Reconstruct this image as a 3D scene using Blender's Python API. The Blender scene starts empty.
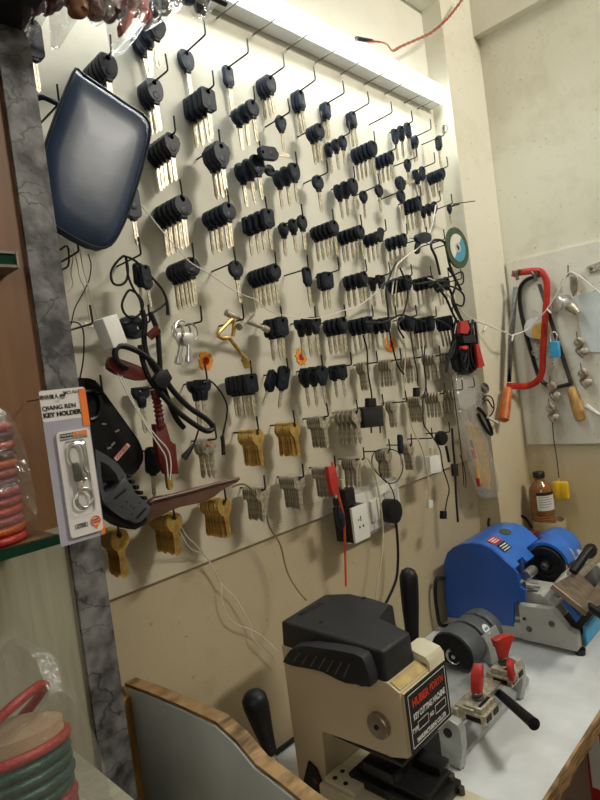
import bpy, bmesh, math, random
from mathutils import Vector, Matrix
random.seed(7)
C = bpy.context.scene.collection
PI = math.pi
# ---------------------------------------------------------------- camera model
F = 575.0
CAMLOC = Vector((0, -0.70, 1.45))
Xc = Vector((557, -92, F)).normalized()
Yc = Vector((-580, 55, F)); Yc = (Yc - Xc * Yc.dot(Xc)).normalized()
Zc = -Xc.cross(Yc) if Xc.cross(Yc).y > 0 else Xc.cross(Yc)
def on(px, py, ax, val):
    """world point on the plane (axis ax = val) seen at a photo pixel"""
    c = Vector((px - 300, py - 400, F))
    r = Vector((Xc.dot(c), Yc.dot(c), Zc.dot(c)))
    return CAMLOC + r * ((val - CAMLOC[ax]) / r[ax])
def W(px, py, y=0.0): return on(px, py, 1, y)
def proj(p):
    d = Vector(p) - CAMLOC
    c = Xc * d.x + Yc * d.y + Zc * d.z
    return 300 + F * c.x / c.z, 400 + F * c.y / c.z
# ---------------------------------------------------------------- materials
def mat(name, col, rough=0.5, metal=0.0, var=0.12, scale=30, bump=0.0, col2=None, coat=0.0, emit=0.0, detail=4, alpha=None, trans=0.0, stretch=None):
    m = bpy.data.materials.new(name); m.use_nodes = True
    nt = m.node_tree; N = nt.nodes; L = nt.links
    b = N['Principled BSDF']
    b.inputs['Roughness'].default_value = rough; b.inputs['Metallic'].default_value = metal
    if max(col) < .05 and not metal: b.inputs['Specular IOR Level'].default_value = .3
    if coat: b.inputs['Coat Weight'].default_value = coat
    if trans: b.inputs['Transmission Weight'].default_value = trans
    if alpha is not None: b.inputs['Alpha'].default_value = alpha
    tc = N.new('ShaderNodeTexCoord'); nz = N.new('ShaderNodeTexNoise')
    nz.inputs['Scale'].default_value = scale; nz.inputs['Detail'].default_value = detail
    if stretch:
        mp = N.new('ShaderNodeMapping'); mp.inputs['Scale'].default_value = stretch
        L.new(tc.outputs['Object'], mp.inputs['Vector']); L.new(mp.outputs['Vector'], nz.inputs['Vector'])
    else: L.new(tc.outputs['Object'], nz.inputs['Vector'])
    r = N.new('ShaderNodeValToRGB')
    c2 = col2 if col2 else tuple(c * (1 - var * 2) for c in col)
    r.color_ramp.elements[0].position = .35; r.color_ramp.elements[1].position = .65
    r.color_ramp.elements[0].color = (*c2, 1); r.color_ramp.elements[1].color = (*col, 1)
    L.new(nz.outputs['Fac'], r.inputs['Fac']); L.new(r.outputs['Color'], b.inputs['Base Color'])
    if emit:
        L.new(r.outputs['Color'], b.inputs['Emission Color']); b.inputs['Emission Strength'].default_value = emit
    if bump:
        bp = N.new('ShaderNodeBump'); bp.inputs['Strength'].default_value = bump; bp.inputs['Distance'].default_value = .002
        L.new(nz.outputs['Fac'], bp.inputs['Height']); L.new(bp.outputs['Normal'], b.inputs['Normal'])
    return m
def film(name, col=(1, 1, 1), gloss=.25, bump=.8, scale=25, haze=.12):
    m = bpy.data.materials.new(name); m.use_nodes = True
    nt = m.node_tree; N = nt.nodes; L = nt.links; N.clear()
    o = N.new('ShaderNodeOutputMaterial'); t = N.new('ShaderNodeBsdfTransparent'); g = N.new('ShaderNodeBsdfGlossy'); d = N.new('ShaderNodeBsdfDiffuse')
    g.inputs['Roughness'].default_value = .12; t.inputs['Color'].default_value = (*col, 1); d.inputs['Color'].default_value = (.75, .73, .7, 1)
    nz = N.new('ShaderNodeTexNoise'); nz.inputs['Scale'].default_value = scale; nz.inputs['Detail'].default_value = 5
    tc = N.new('ShaderNodeTexCoord'); L.new(tc.outputs['Object'], nz.inputs['Vector'])
    bp = N.new('ShaderNodeBump'); bp.inputs['Strength'].default_value = bump; bp.inputs['Distance'].default_value = .01
    L.new(nz.outputs['Fac'], bp.inputs['Height']); L.new(bp.outputs['Normal'], g.inputs['Normal'])
    m1 = N.new('ShaderNodeMixShader'); m1.inputs[0].default_value = gloss
    m2 = N.new('ShaderNodeMixShader'); m2.inputs[0].default_value = haze
    L.new(t.outputs[0], m1.inputs[1]); L.new(g.outputs[0], m1.inputs[2]); L.new(m1.outputs[0], m2.inputs[1]); L.new(d.outputs[0], m2.inputs[2])
    L.new(m2.outputs[0], o.inputs[0]); return m
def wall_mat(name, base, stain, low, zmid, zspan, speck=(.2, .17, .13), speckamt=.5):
    """painted plaster with old stains; the colour turns warmer and darker towards the bottom"""
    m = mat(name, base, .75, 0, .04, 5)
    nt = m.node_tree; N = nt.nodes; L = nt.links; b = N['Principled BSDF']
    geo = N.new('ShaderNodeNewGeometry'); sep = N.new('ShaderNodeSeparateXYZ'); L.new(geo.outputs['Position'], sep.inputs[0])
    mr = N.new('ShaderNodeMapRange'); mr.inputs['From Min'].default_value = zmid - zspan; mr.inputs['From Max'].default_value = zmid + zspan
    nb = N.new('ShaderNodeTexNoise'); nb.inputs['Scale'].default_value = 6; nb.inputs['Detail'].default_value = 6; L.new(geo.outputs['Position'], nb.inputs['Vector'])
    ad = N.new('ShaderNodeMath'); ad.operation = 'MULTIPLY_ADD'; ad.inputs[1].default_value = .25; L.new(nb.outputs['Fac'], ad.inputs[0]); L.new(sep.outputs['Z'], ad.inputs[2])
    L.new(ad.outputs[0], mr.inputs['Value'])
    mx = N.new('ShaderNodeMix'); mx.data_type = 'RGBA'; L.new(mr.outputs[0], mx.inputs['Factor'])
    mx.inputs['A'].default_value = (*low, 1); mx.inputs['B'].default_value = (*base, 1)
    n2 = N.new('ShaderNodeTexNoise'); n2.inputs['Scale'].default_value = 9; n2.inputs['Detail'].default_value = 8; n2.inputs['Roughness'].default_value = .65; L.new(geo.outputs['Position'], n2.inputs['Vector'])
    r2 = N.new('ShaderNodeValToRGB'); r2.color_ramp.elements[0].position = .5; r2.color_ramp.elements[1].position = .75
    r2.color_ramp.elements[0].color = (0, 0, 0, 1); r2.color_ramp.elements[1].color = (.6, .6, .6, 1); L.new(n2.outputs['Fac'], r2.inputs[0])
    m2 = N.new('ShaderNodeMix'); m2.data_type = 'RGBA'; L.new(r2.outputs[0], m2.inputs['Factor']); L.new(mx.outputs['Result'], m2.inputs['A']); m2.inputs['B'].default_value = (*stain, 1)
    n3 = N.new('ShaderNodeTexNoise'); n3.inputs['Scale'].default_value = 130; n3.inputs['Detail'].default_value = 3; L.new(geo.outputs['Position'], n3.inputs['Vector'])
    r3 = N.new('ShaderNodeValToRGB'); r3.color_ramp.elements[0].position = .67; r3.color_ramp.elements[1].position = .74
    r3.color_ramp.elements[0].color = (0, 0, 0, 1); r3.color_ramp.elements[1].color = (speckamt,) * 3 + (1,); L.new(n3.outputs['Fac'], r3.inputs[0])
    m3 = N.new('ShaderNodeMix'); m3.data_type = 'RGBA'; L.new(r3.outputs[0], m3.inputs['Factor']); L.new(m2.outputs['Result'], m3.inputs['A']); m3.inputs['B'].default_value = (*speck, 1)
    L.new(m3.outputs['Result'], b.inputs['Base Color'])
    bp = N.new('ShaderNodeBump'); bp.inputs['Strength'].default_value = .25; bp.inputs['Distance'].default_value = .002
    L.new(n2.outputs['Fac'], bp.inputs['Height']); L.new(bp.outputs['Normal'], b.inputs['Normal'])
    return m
def marble_mat():
    m = mat('grey_marble', (.20, .20, .20), .55, 0, .2, 45, .9, col2=(.03, .03, .032), detail=14)
    nt = m.node_tree; N = nt.nodes; L = nt.links; b = N['Principled BSDF']
    src = b.inputs['Base Color'].links[0].from_socket
    tc = N.new('ShaderNodeTexCoord'); nz = N.new('ShaderNodeTexNoise'); nz.inputs['Scale'].default_value = 9; nz.inputs['Detail'].default_value = 7; L.new(tc.outputs['Object'], nz.inputs['Vector'])
    va = N.new('ShaderNodeVectorMath'); va.operation = 'MULTIPLY_ADD'; va.inputs[1].default_value = (.22, .22, .22)
    L.new(nz.outputs['Color'], va.inputs[0]); L.new(tc.outputs['Object'], va.inputs[2])
    mp = N.new('ShaderNodeMapping'); mp.inputs['Rotation'].default_value = (0, .7, 0); mp.inputs['Scale'].default_value = (1, 1, 2.2); L.new(va.outputs[0], mp.inputs['Vector'])
    vo = N.new('ShaderNodeTexVoronoi'); vo.feature = 'DISTANCE_TO_EDGE'; vo.inputs['Scale'].default_value = 9; L.new(mp.outputs[0], vo.inputs['Vector'])
    r = N.new('ShaderNodeValToRGB'); r.color_ramp.elements[0].color = (.85, .85, .85, 1); r.color_ramp.elements[1].color = (0, 0, 0, 1); r.color_ramp.elements[1].position = .02
    L.new(vo.outputs['Distance'], r.inputs[0])
    mx = N.new('ShaderNodeMix'); mx.data_type = 'RGBA'; L.new(r.outputs[0], mx.inputs['Factor']); L.new(src, mx.inputs['A']); mx.inputs['B'].default_value = (.012, .012, .013, 1)
    L.new(mx.outputs['Result'], b.inputs['Base Color']); return m
M = {}
M['board'] = wall_mat('board_laminate', (.69, .67, .57), (.57, .54, .43), (.47, .405, .28), 1.50, .33, speckamt=.15)  # low tone paints in the dimmer light further down the board
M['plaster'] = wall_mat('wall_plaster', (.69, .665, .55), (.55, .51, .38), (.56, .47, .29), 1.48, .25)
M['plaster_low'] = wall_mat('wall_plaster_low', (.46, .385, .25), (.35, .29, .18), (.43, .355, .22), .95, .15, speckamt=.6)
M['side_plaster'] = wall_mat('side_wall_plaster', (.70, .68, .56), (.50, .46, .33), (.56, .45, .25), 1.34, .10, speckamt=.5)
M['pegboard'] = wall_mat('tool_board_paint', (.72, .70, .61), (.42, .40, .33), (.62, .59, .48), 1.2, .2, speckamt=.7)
M['marble'] = marble_mat()
M['black_plastic'] = mat('black_plastic', (.008, .012, .019), .45, 0, .2, 60)
M['slate_plastic'] = mat('slate_plastic', (.018, .026, .042), .42, 0, .2, 60)
M['head_a'] = mat('key_head_slate', (.007, .016, .036), .42, 0, .2, 90)
M['head_b'] = mat('key_head_black', (.005, .010, .021), .45, 0, .2, 90)
M['blade'] = mat('nickel_blade', (.72, .66, .52), .38, .75, .2, 200)
M['nickel'] = mat('worn_nickel', (.64, .58, .46), .42, .6, .25, 150)
M['steel'] = mat('bright_steel', (.72, .72, .72), .28, .9, .12, 80)
M['dark_steel'] = mat('dark_steel', (.16, .15, .14), .4, .8, .2, 80)
M['bronze_steel'] = mat('bronze_tinted_steel', (.36, .29, .24), .4, .7, .2, 60)
M['brass'] = mat('brass', (.72, .48, .15), .38, .7, .2, 90)
M['hook'] = mat('hook_wire', (.035, .033, .03), .4, .6, .2, 60)
M['hook_pale'] = mat('pale_hook_wire', (.20, .19, .17), .4, .5, .2, 60)
M['white'] = mat('white_plastic', (.78, .78, .75), .4, 0, .06, 20)
M['tube_white'] = mat('lamp_housing', (.85, .87, .88), .4, 0, .03, 10)
M['cord_white'] = mat('white_cord', (.75, .73, .66), .5, 0, .08, 60)
M['cord_cream'] = mat('cream_cord', (.60, .53, .36), .5, 0, .1, 60)
M['cord_brown'] = mat('brown_cord', (.25, .18, .08), .5, 0, .1, 60)
M['cord_black'] = mat('black_cord', (.007, .008, .010), .48, 0, .1, 60)
M['red'] = mat('red_plastic', (.52, .03, .025), .4, 0, .15, 40)
M['dark_red'] = mat('dark_red_plastic', (.12, .010, .010), .45, 0, .15, 40)
M['red_frame'] = mat('red_painted_steel', (.50, .022, .012), .42, 0, .12, 40)
M['orange'] = mat('orange_plastic', (.58, .15, .02), .45, 0, .15, 40)
M['orange_red'] = mat('orange_red_cord', (.8, .09, .03), .4, 0, .1, 40)
M['yellow'] = mat('yellow_plastic', (.85, .52, .02), .4, 0, .1, 40)
M['blue'] = mat('blue_paint', (.025, .16, .62), .35, 0, .08, 25, .04, coat=.3)
M['blue_side'] = mat('blue_side_paint', (.015, .09, .42), .4, 0, .05, 12, .03)
M['cyan'] = mat('cyan_paint', (.05, .38, .70), .4, 0, .1, 25)
M['machine_grey'] = mat('machine_grey_paint', (.46, .46, .42), .45, 0, .07, 14, .05)
M['silver_paint'] = mat('silver_paint', (.42, .44, .44), .38, .35, .1, 60)
M['beige'] = mat('beige_paint', (.60, .51, .34), .42, 0, .06, 9, .03)
M['beige_light'] = mat('beige_light_paint', (.66, .62, .46), .42, 0, .05, 9)
M['cover'] = mat('charcoal_cover', (.026, .028, .032), .45, 0, .1, 200, .05)
M['blackmetal'] = mat('black_metal', (.018, .018, .02), .35, .3, .2, 50)
M['desk'] = mat('desk_laminate', (.72, .75, .76), .35, 0, .08, 14, 0)
M['ply'] = mat('plywood_edge', (.40, .25, .11), .75, 0, .3, 70, .6, col2=(.10, .055, .02), stretch=(.4, .4, 5))
M['pale_wood'] = mat('pale_batten', (.62, .38, .13), .7, 0, .2, 18, .3, col2=(.36, .19, .05), stretch=(4, 4, 1))
M['brown_wood'] = mat('brown_cabinet_wood', (.21, .105, .045), .5, 0, .12, 7, .1, col2=(.15, .072, .03), stretch=(7, 7, .5))
M['cream_lam'] = mat('cream_laminate', (.36, .35, .26), .5, 0, .08, 10, .1, col2=(.29, .28, .205), stretch=(12, 12, .7))
M['grey_lam'] = mat('grey_blue_laminate', (.68, .75, .75), .5, 0, .08, 9, .05, col2=(.56, .62, .62))
M['strip'] = mat('dark_red_brown_gloss', (.13, .065, .05), .25, 0, .15, 18, coat=.4)
M['green_glass'] = mat('green_glass_edge', (.006, .035, .022), .15, 0, .1, 20)
M['pouch'] = mat('navy_leatherette', (.020, .042, .092), .36, 0, .1, 16, .3, col2=(.010, .022, .048))
M['case'] = mat('black_case_fabric', (.007, .007, .008), .65, 0, .2, 100, .3)
M['grey_device'] = mat('grey_device_plastic', (.075, .083, .097), .45, 0, .08, 60)
M['card'] = mat('white_card', (.74, .72, .72), .5, 0, .03, 15)
M['card_orange'] = mat('card_orange', (.85, .20, .03), .5, 0, .04, 15)
M['lavender'] = mat('lavender_blister_card', (.44, .43, .52), .25, 0, .06, 9)
M['ink'] = mat('black_ink', (.02, .02, .02), .6)
M['ink_red'] = mat('red_ink', (.70, .05, .02), .6)
M['ink_grey'] = mat('grey_ink', (.25, .24, .22), .6)
M['ink_white'] = mat('white_ink', (.8, .8, .78), .6)
M['film'] = film('clear_film', gloss=.10, haze=.03, bump=.15)
M['film_packet'] = film('packet_film', haze=.035, gloss=.22, bump=1.0, scale=30)
M['film_sleeve'] = film('sleeve_film', haze=.18, gloss=.25, bump=1.0, scale=60)
M['film_hazy'] = film('hazy_film', haze=.05, gloss=.15, bump=1.0, scale=40)
M['amber'] = mat('amber_bottle', (.36, .15, .04), .18, 0, .1, 14, trans=.35, coat=.5)
M['label_white'] = mat('label_paper', (.68, .66, .60), .6, 0, .05, 20)
M['tub'] = mat('cloudy_plastic_tub', (.50, .42, .27), .35, 0, .12, 14)
M['marigold'] = mat('marigold_paste', (.85, .38, .03), .8, 0, .2, 220, .8, col2=(.75, .22, .02))
M['kumkum'] = mat('kumkum_red', (.42, .01, .01), .8, 0, .2, 90)
M['disc_green'] = mat('green_abrasive', (.06, .10, .045), .8, 0, .2, 200, .5)
M['disc_blue'] = mat('blue_paper_label', (.06, .30, .45), .5, 0, .1, 30)
M['gold_tape'] = mat('amber_tape', (.62, .36, .08), .35, 0, .1, 50)
M['maroon'] = mat('maroon_item', (.10, .012, .025), .4, 0, .3, 50)
M['tan'] = mat('tan_item', (.22, .09, .04), .45, 0, .3, 50)
M['navy'] = mat('navy_item', (.03, .06, .14), .35, 0, .3, 50)
M['magenta'] = mat('magenta_glitter', (.20, .006, .05), .35, .1, .3, 400, .4, col2=(.32, .06, .03))
M['deep_green'] = mat('green_glitter', (.004, .05, .04), .3, .2, .3, 400, .4, col2=(.02, .09, .07))
M['bangle_red'] = mat('red_glitter', (.30, .008, .02), .35, .1, .2, 400, .4, col2=(.42, .05, .03))
M['bangle_orange'] = mat('orange_glitter', (.50, .09, .01), .35, .1, .2, 400, .4)
M['kraft'] = mat('kraft_card', (.42, .29, .18), .8, 0, .1, 30)
M['under'] = mat('cupboard_interior', (.10, .055, .03), .7, 0, .2, 10)
M['floor'] = mat('floor_tile', (.30, .26, .20), .5, 0, .1, 4)
M['ceil'] = mat('ceiling_paint', (.6, .58, .52), .8, 0, .05, 4)
# ---------------------------------------------------------------- mesh helpers
def obj(name, bm, m, parent=None, smooth=False, loc=None, rot=None, label=None):
    me = bpy.data.meshes.new(name)
    bmesh.ops.recalc_face_normals(bm, faces=bm.faces[:])
    bm.to_mesh(me); bm.free()
    if isinstance(m, (list, tuple)):
        for k in m: me.materials.append(M[k])
    else: me.materials.append(M[m])
    if smooth:
        for p in me.polygons: p.use_smooth = True
        if hasattr(me, 'set_sharp_from_angle'): me.set_sharp_from_angle(angle=math.radians(38))
    o = bpy.data.objects.new(name, me); C.objects.link(o)
    if loc is not None: o.location = loc
    if rot is not None: o.rotation_euler = rot
    if parent: o.parent = parent
    if label: o['label'] = label
    return o
def tag(o, label, cat, group=None, kind=None):
    o['label'] = label; o['category'] = cat
    if group: o['group'] = group
    if kind: o['kind'] = kind
    return o
def thing(name, label, cat, loc=(0, 0, 0), rot=(0, 0, 0), group=None):
    o = bpy.data.objects.new(name, None); o.empty_display_size = .02; C.objects.link(o)
    o.location = loc; o.rotation_euler = rot
    return tag(o, label, cat, group)
def struct(o): o['kind'] = 'structure'; return o
def B(bm, x0, x1, y0, y1, z0, z1, bev=0.0, mtx=None, mi=0):
    r = bmesh.ops.create_cube(bm, size=1)
    vs = r['verts']
    for v in vs: v.co = Vector(((x0 + x1) / 2 + v.co.x * (x1 - x0), (y0 + y1) / 2 + v.co.y * (y1 - y0), (z0 + z1) / 2 + v.co.z * (z1 - z0)))
    fs = {f for v in vs for f in v.link_faces}
    for f in fs: f.material_index = mi
    if bev:
        es = list({e for v in vs for e in v.link_edges})
        r = bmesh.ops.bevel(bm, geom=es, offset=bev, segments=2, affect='EDGES', profile=.6)
        vs = list({v for f in r['faces'] for v in f.verts} | {v for v in vs if v.is_valid})
        for f in r['faces']: f.material_index = mi
    if mtx is not None: bmesh.ops.transform(bm, matrix=mtx, verts=vs)
    return vs
def box(name, m, x0, x1, y0, y1, z0, z1, bev=0.0, parent=None, **k):
    bm = bmesh.new(); B(bm, x0, x1, y0, y1, z0, z1, bev); return obj(name, bm, m, parent, smooth=bev > 0, **k)
def cyl(bm, a, b, r, r2=None, seg=20, cap=True, mi=0):
    a = Vector(a); b = Vector(b); d = b - a
    r2 = r if r2 is None else r2
    q = d.to_track_quat('Z', 'Y').to_matrix()
    A = []; Bv = []
    for i in range(seg):
        t = 2 * PI * i / seg; u = q @ Vector((math.cos(t), math.sin(t), 0))
        A.append(bm.verts.new(a + u * r)); Bv.append(bm.verts.new(b + u * r2))
    for i in range(seg):
        j = (i + 1) % seg; f = bm.faces.new((A[i], A[j], Bv[j], Bv[i])); f.material_index = mi
    if cap: bm.faces.new(A).material_index = mi; bm.faces.new(Bv[::-1]).material_index = mi
def lathe(bm, prof, o=(0, 0, 0), axis=(0, 0, 1), seg=24, mi=0):
    """prof: list of (radius, distance along axis)"""
    o = Vector(o); q = Vector(axis).normalized().to_track_quat('Z', 'Y').to_matrix()
    rings = []
    for r, h in prof:
        rings.append([bm.verts.new(o + q @ Vector((r * math.cos(2 * PI * i / seg), r * math.sin(2 * PI * i / seg), h))) for i in range(seg)])
    for a, b in zip(rings, rings[1:]):
        for i in range(seg):
            j = (i + 1) % seg; bm.faces.new((a[i], a[j], b[j], b[i])).material_index = mi
    bm.faces.new(rings[0][::-1]).material_index = mi; bm.faces.new(rings[-1]).material_index = mi
def catmull(pts, n=6, closed=False):
    P = [Vector(p) for p in pts]; out = []
    m = len(P)
    if m < 3: return P
    rng = range(m if closed else m - 1)
    for i in rng:
        if closed: p0, p1, p2, p3 = P[i - 1], P[i], P[(i + 1) % m], P[(i + 2) % m]
        else: p0, p1, p2, p3 = P[max(i - 1, 0)], P[i], P[i + 1], P[min(i + 2, m - 1)]
        for k in range(n):
            t = k / n
            out.append(.5 * ((2 * p1) + (p2 - p0) * t + (2 * p0 - 5 * p1 + 4 * p2 - p3) * t * t + (3 * p1 - p0 - 3 * p2 + p3) * t ** 3))
    if not closed: out.append(P[-1])
    return out
def tube(bm, pts, r, seg=8, closed=False, smooth=6, flat=1.0, mi=0, rfun=None):
    P = catmull(pts, smooth, closed) if smooth else [Vector(p) for p in pts]
    n = len(P); rings = []
    up = None
    for i in range(n):
        a = P[i - 1] if (i or closed) else P[i]; b = P[(i + 1) % n] if (i < n - 1 or closed) else P[i]
        t = (b - a)
        if t.length < 1e-9: t = Vector((0, 0, 1))
        t.normalize()
        if up is None:
            up = Vector((0, -1, 0)) if abs(t.y) < .9 else Vector((1, 0, 0))
        u = up - t * up.dot(t)
        if u.length < 1e-5: u = t.orthogonal()
        u.normalize(); up = u; v = t.cross(u)
        rr = rfun(i / (n - 1)) if rfun else r
        rings.append([bm.verts.new(P[i] + (u * math.cos(2 * PI * k / seg) * flat + v * math.sin(2 * PI * k / seg)) * rr) for k in range(seg)])
    m = n if closed else n - 1
    for i in range(m):
        A = rings[i]; Bq = rings[(i + 1) % n]
        for k in range(seg):
            j = (k + 1) % seg; bm.faces.new((A[k], A[j], Bq[j], Bq[k])).material_index = mi
    if not closed:
        bm.faces.new(rings[0][::-1]).material_index = mi; bm.faces.new(rings[-1]).material_index = mi
def prism(bm, pts, axis, a, b, bev=0.0, mi=0, mtx=None):
    """extrude a 2-D polygon along an axis from a to b. axis 0: pts are (y,z); 1: (x,z); 2: (x,y)"""
    def mk(p, t):
        return Vector((t, p[0], p[1])) if axis == 0 else Vector((p[0], t, p[1])) if axis == 1 else Vector((p[0], p[1], t))
    A = [bm.verts.new(mk(p, a)) for p in pts]; Bq = [bm.verts.new(mk(p, b)) for p in pts]
    fs = [bm.faces.new(A), bm.faces.new(Bq[::-1])]
    n = len(pts)
    for i in range(n):
        j = (i + 1) % n; fs.append(bm.faces.new((A[i], Bq[i], Bq[j], A[j])))
    for f in fs: f.material_index = mi
    vs = A + Bq
    if bev:
        es = list({e for f in fs[:2] for e in f.edges})
        r = bmesh.ops.bevel(bm, geom=es, offset=bev, segments=2, affect='EDGES', profile=.6)
        for f in r['faces']: f.material_index = mi
        vs = list({v for f in r['faces'] for v in f.verts} | {v for v in vs if v.is_valid})
    if mtx is not None: bmesh.ops.transform(bm, matrix=mtx, verts=vs)
def rrect(cx, cz, w, h, r, n=5):
    out = []
    for sx, sz, a0 in ((1, 1, 0), (-1, 1, 90), (-1, -1, 180), (1, -1, 270)):
        for k in range(n):
            a = math.radians(a0 + 90 * k / (n - 1)); out.append((cx + sx * (w / 2 - r) + r * math.cos(a), cz + sz * (h / 2 - r) + r * math.sin(a)))
    return out
def ellipse(cx, cz, rx, rz, n=20): return [(cx + rx * math.cos(2 * PI * i / n), cz + rz * math.sin(2 * PI * i / n)) for i in range(n)]
def smoothpoly(pts, n=4): return [(p.x, p.y) for p in catmull([(x, z, 0) for x, z in pts], n, True)]
def text(body, size, m, parent, loc, rot, depth=.0003, align='CENTER', name='lettering', sx=1.0, bold=0.0):
    cu = bpy.data.curves.new('lettering', 'FONT'); cu.body = body; cu.size = size; cu.align_x = align; cu.align_y = 'CENTER'; cu.extrude = depth; cu.offset = bold; cu.resolution_u = 3
    t = bpy.data.objects.new('lettering', cu); C.objects.link(t)
    dg = bpy.context.evaluated_depsgraph_get(); dg.update()
    me = bpy.data.meshes.new_from_object(t.evaluated_get(dg)); bpy.data.objects.remove(t)
    me.materials.clear(); me.materials.append(M[m])
    o = bpy.data.objects.new(name, me); C.objects.link(o); o.location = loc; o.rotation_euler = rot; o.scale = (sx, 1, 1)
    if parent: o.parent = parent
    return o
FRONT = (PI / 2, 0, 0); LEFT = (PI / 2, 0, -PI / 2)
def pxl(pts, y): return [W(p[0], p[1], p[2] if len(p) > 2 else y) for p in pts]
def cable(name, pts, y, r, m, label, cat='cable', group=None, **k):
    bm = bmesh.new(); tube(bm, pxl(pts, y), r, **k)
    return tag(obj(name, bm, m, smooth=True), label, cat, group)

# ================================================================ THE SETTING
NX = 1.30; ND = -.05; WBX = 1.49
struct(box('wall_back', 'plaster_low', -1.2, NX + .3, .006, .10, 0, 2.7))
bm = bmesh.new()
B(bm, NX, WBX + .1, ND, .006, 0, 2.7)
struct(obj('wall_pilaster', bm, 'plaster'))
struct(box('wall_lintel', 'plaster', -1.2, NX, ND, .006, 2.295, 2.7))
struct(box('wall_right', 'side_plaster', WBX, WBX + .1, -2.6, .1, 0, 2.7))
bm = bmesh.new(); B(bm, WBX - .03, WBX, -2.5, ND, 2.262, 2.7)
struct(obj('trim_beam', bm, 'plaster'))
struct(box('wall_left', 'plaster', -1.3, -1.2, -2.6, .1, 0, 2.7))
struct(box('wall_rear', 'plaster', -1.3, WBX + .1, -2.7, -2.6, 0, 2.7))
struct(box('floor', 'floor', -1.3, WBX + .1, -2.7, .1, -.1, 0))
struct(box('ceiling', 'ceil', -1.3, WBX + .1, -2.7, .1, 2.7, 2.8))
# key board
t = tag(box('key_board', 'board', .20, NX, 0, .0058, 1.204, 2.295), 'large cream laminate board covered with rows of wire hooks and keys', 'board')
# stone pillar and cabinet wall at left
struct(box('wall_stone_pillar', 'marble', .236, .269, -.12, 0, 0, 2.7))
oc = tag(box('overhead_shade_box', 'blackmetal', -.9, .262, -.45, -.1205, 1.835, 2.3), 'dark added box overhead shading the stone pillar at the upper left', 'light blocker')  # box added to cast shade on the top of the pillar
struct(box('wall_cabinet_upper', 'brown_wood', -1.2, .236, -.115, 0, 1.335, 2.7))
struct(box('wall_cabinet_lower', 'cream_lam', -1.2, .236, -.115, 0, 0, 1.335))
# ================================================================ desk
dk = thing('work_desk', 'white laminate work counter with rough chipped plywood edge under the key machines', 'desk', (.9, -.2, 0))
def rel(o, root): o.parent = root; o.matrix_parent_inverse = Matrix.Translation(-Vector(root.location)); return o
bm = bmesh.new(); B(bm, .3456, NX, -.366, .005, .852, .87); B(bm, NX, WBX - .001, -.366, ND - .001, .852, .87)
rel(obj('desk_top', bm, 'desk'), dk)
bm = bmesh.new()
n = 60; top = []
for i in range(n + 1):
    x = .3456 + (WBX - .3476) * i / n; top.append((x, -.366 - random.uniform(.003, .007)))
prism(bm, [(.3456, -.366)] + top + [(WBX - .002, -.366)], 2, .846, .8695)
rel(obj('edge_band', bm, 'ply', label='rough chipped plywood edge of the counter'), dk)
bm = bmesh.new(); B(bm, .80, .82, -.34, -.02, 0, .852); B(bm, 1.46, WBX - .001, -.34, ND - .001, 0, .852)
rel(obj('side_panel', bm, 'under'), dk)
rel(box('lower_shelf', 'under', .82, 1.46, -.35, -.055, .60, .615), dk)
# small packets on the lower shelf
p = tag(box('packet', 'red', 1.02, 1.025, -.33, -.30, .616, .80, .001), 'red and white packet standing on the shelf below the counter edge', 'packet')
bm = bmesh.new(); B(bm, 1.018, 1.0197, -.325, -.305, .66, .76); rel(obj('printed_panel', bm, 'white'), p); 
# left counter upstand
up = thing('counter_side_panel', 'grey laminate upstand with rough plywood top edge at left end of counter', 'panel', (.335, -.15, .85))
outl = [(0, .55), (0, 1.094), (-.06, 1.100), (-.13, 1.105), (-.195, 1.108), (-.225, 1.100), (-.254, 1.085), (-.27, 1.083), (-.29, 1.080), (-.315, 1.075), (-.345, 1.072), (-.36, 1.06), (-.36, .55)]
bm = bmesh.new(); prism(bm, [(y, z - .003) for y, z in outl[:1]] + [(y, z - .004) for y, z in outl[1:-1]] + outl[-1:], 0, .327, .329)
rel(obj('laminate_face', bm, 'grey_lam', label='grey blue laminate face with dark scuffs'), up)
bm = bmesh.new(); prism(bm, outl, 0, .3292, .345)
rel(obj('plywood_core', bm, 'ply', label='rough layered plywood core'), up)
rel(box('corner_batten', 'pale_wood', .309, .3265, -.016, .004, .55, 1.082, label='pale wooden corner batten'), up)

# ================================================================ tube light
tl = thing('tube_light', 'long white tube light batten glowing across the top of the key board', 'light', (.8, 0, 2.07))
rel(box('housing', 'tube_white', .30, 1.283, -.030, -.0005, 2.055, 2.092, .002), tl)
M['glow'] = mat('tube_glow', (.95, 1.0, .98), .5, 0, .01, 5, emit=9)
bm = bmesh.new(); B(bm, .305, 1.284, -.042, -.0305, 2.064, 2.094, .003)
rel(obj('diffuser', bm, 'glow', label='glowing white diffuser'), tl)
rel(box('end_cap', 'white', 1.2835, 1.288, -.030, -.0005, 2.055, 2.060, .001), tl)
rel(box('end_cap', 'white', .293, .30, -.034, -.0005, 2.053, 2.094, .001), tl)

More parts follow.
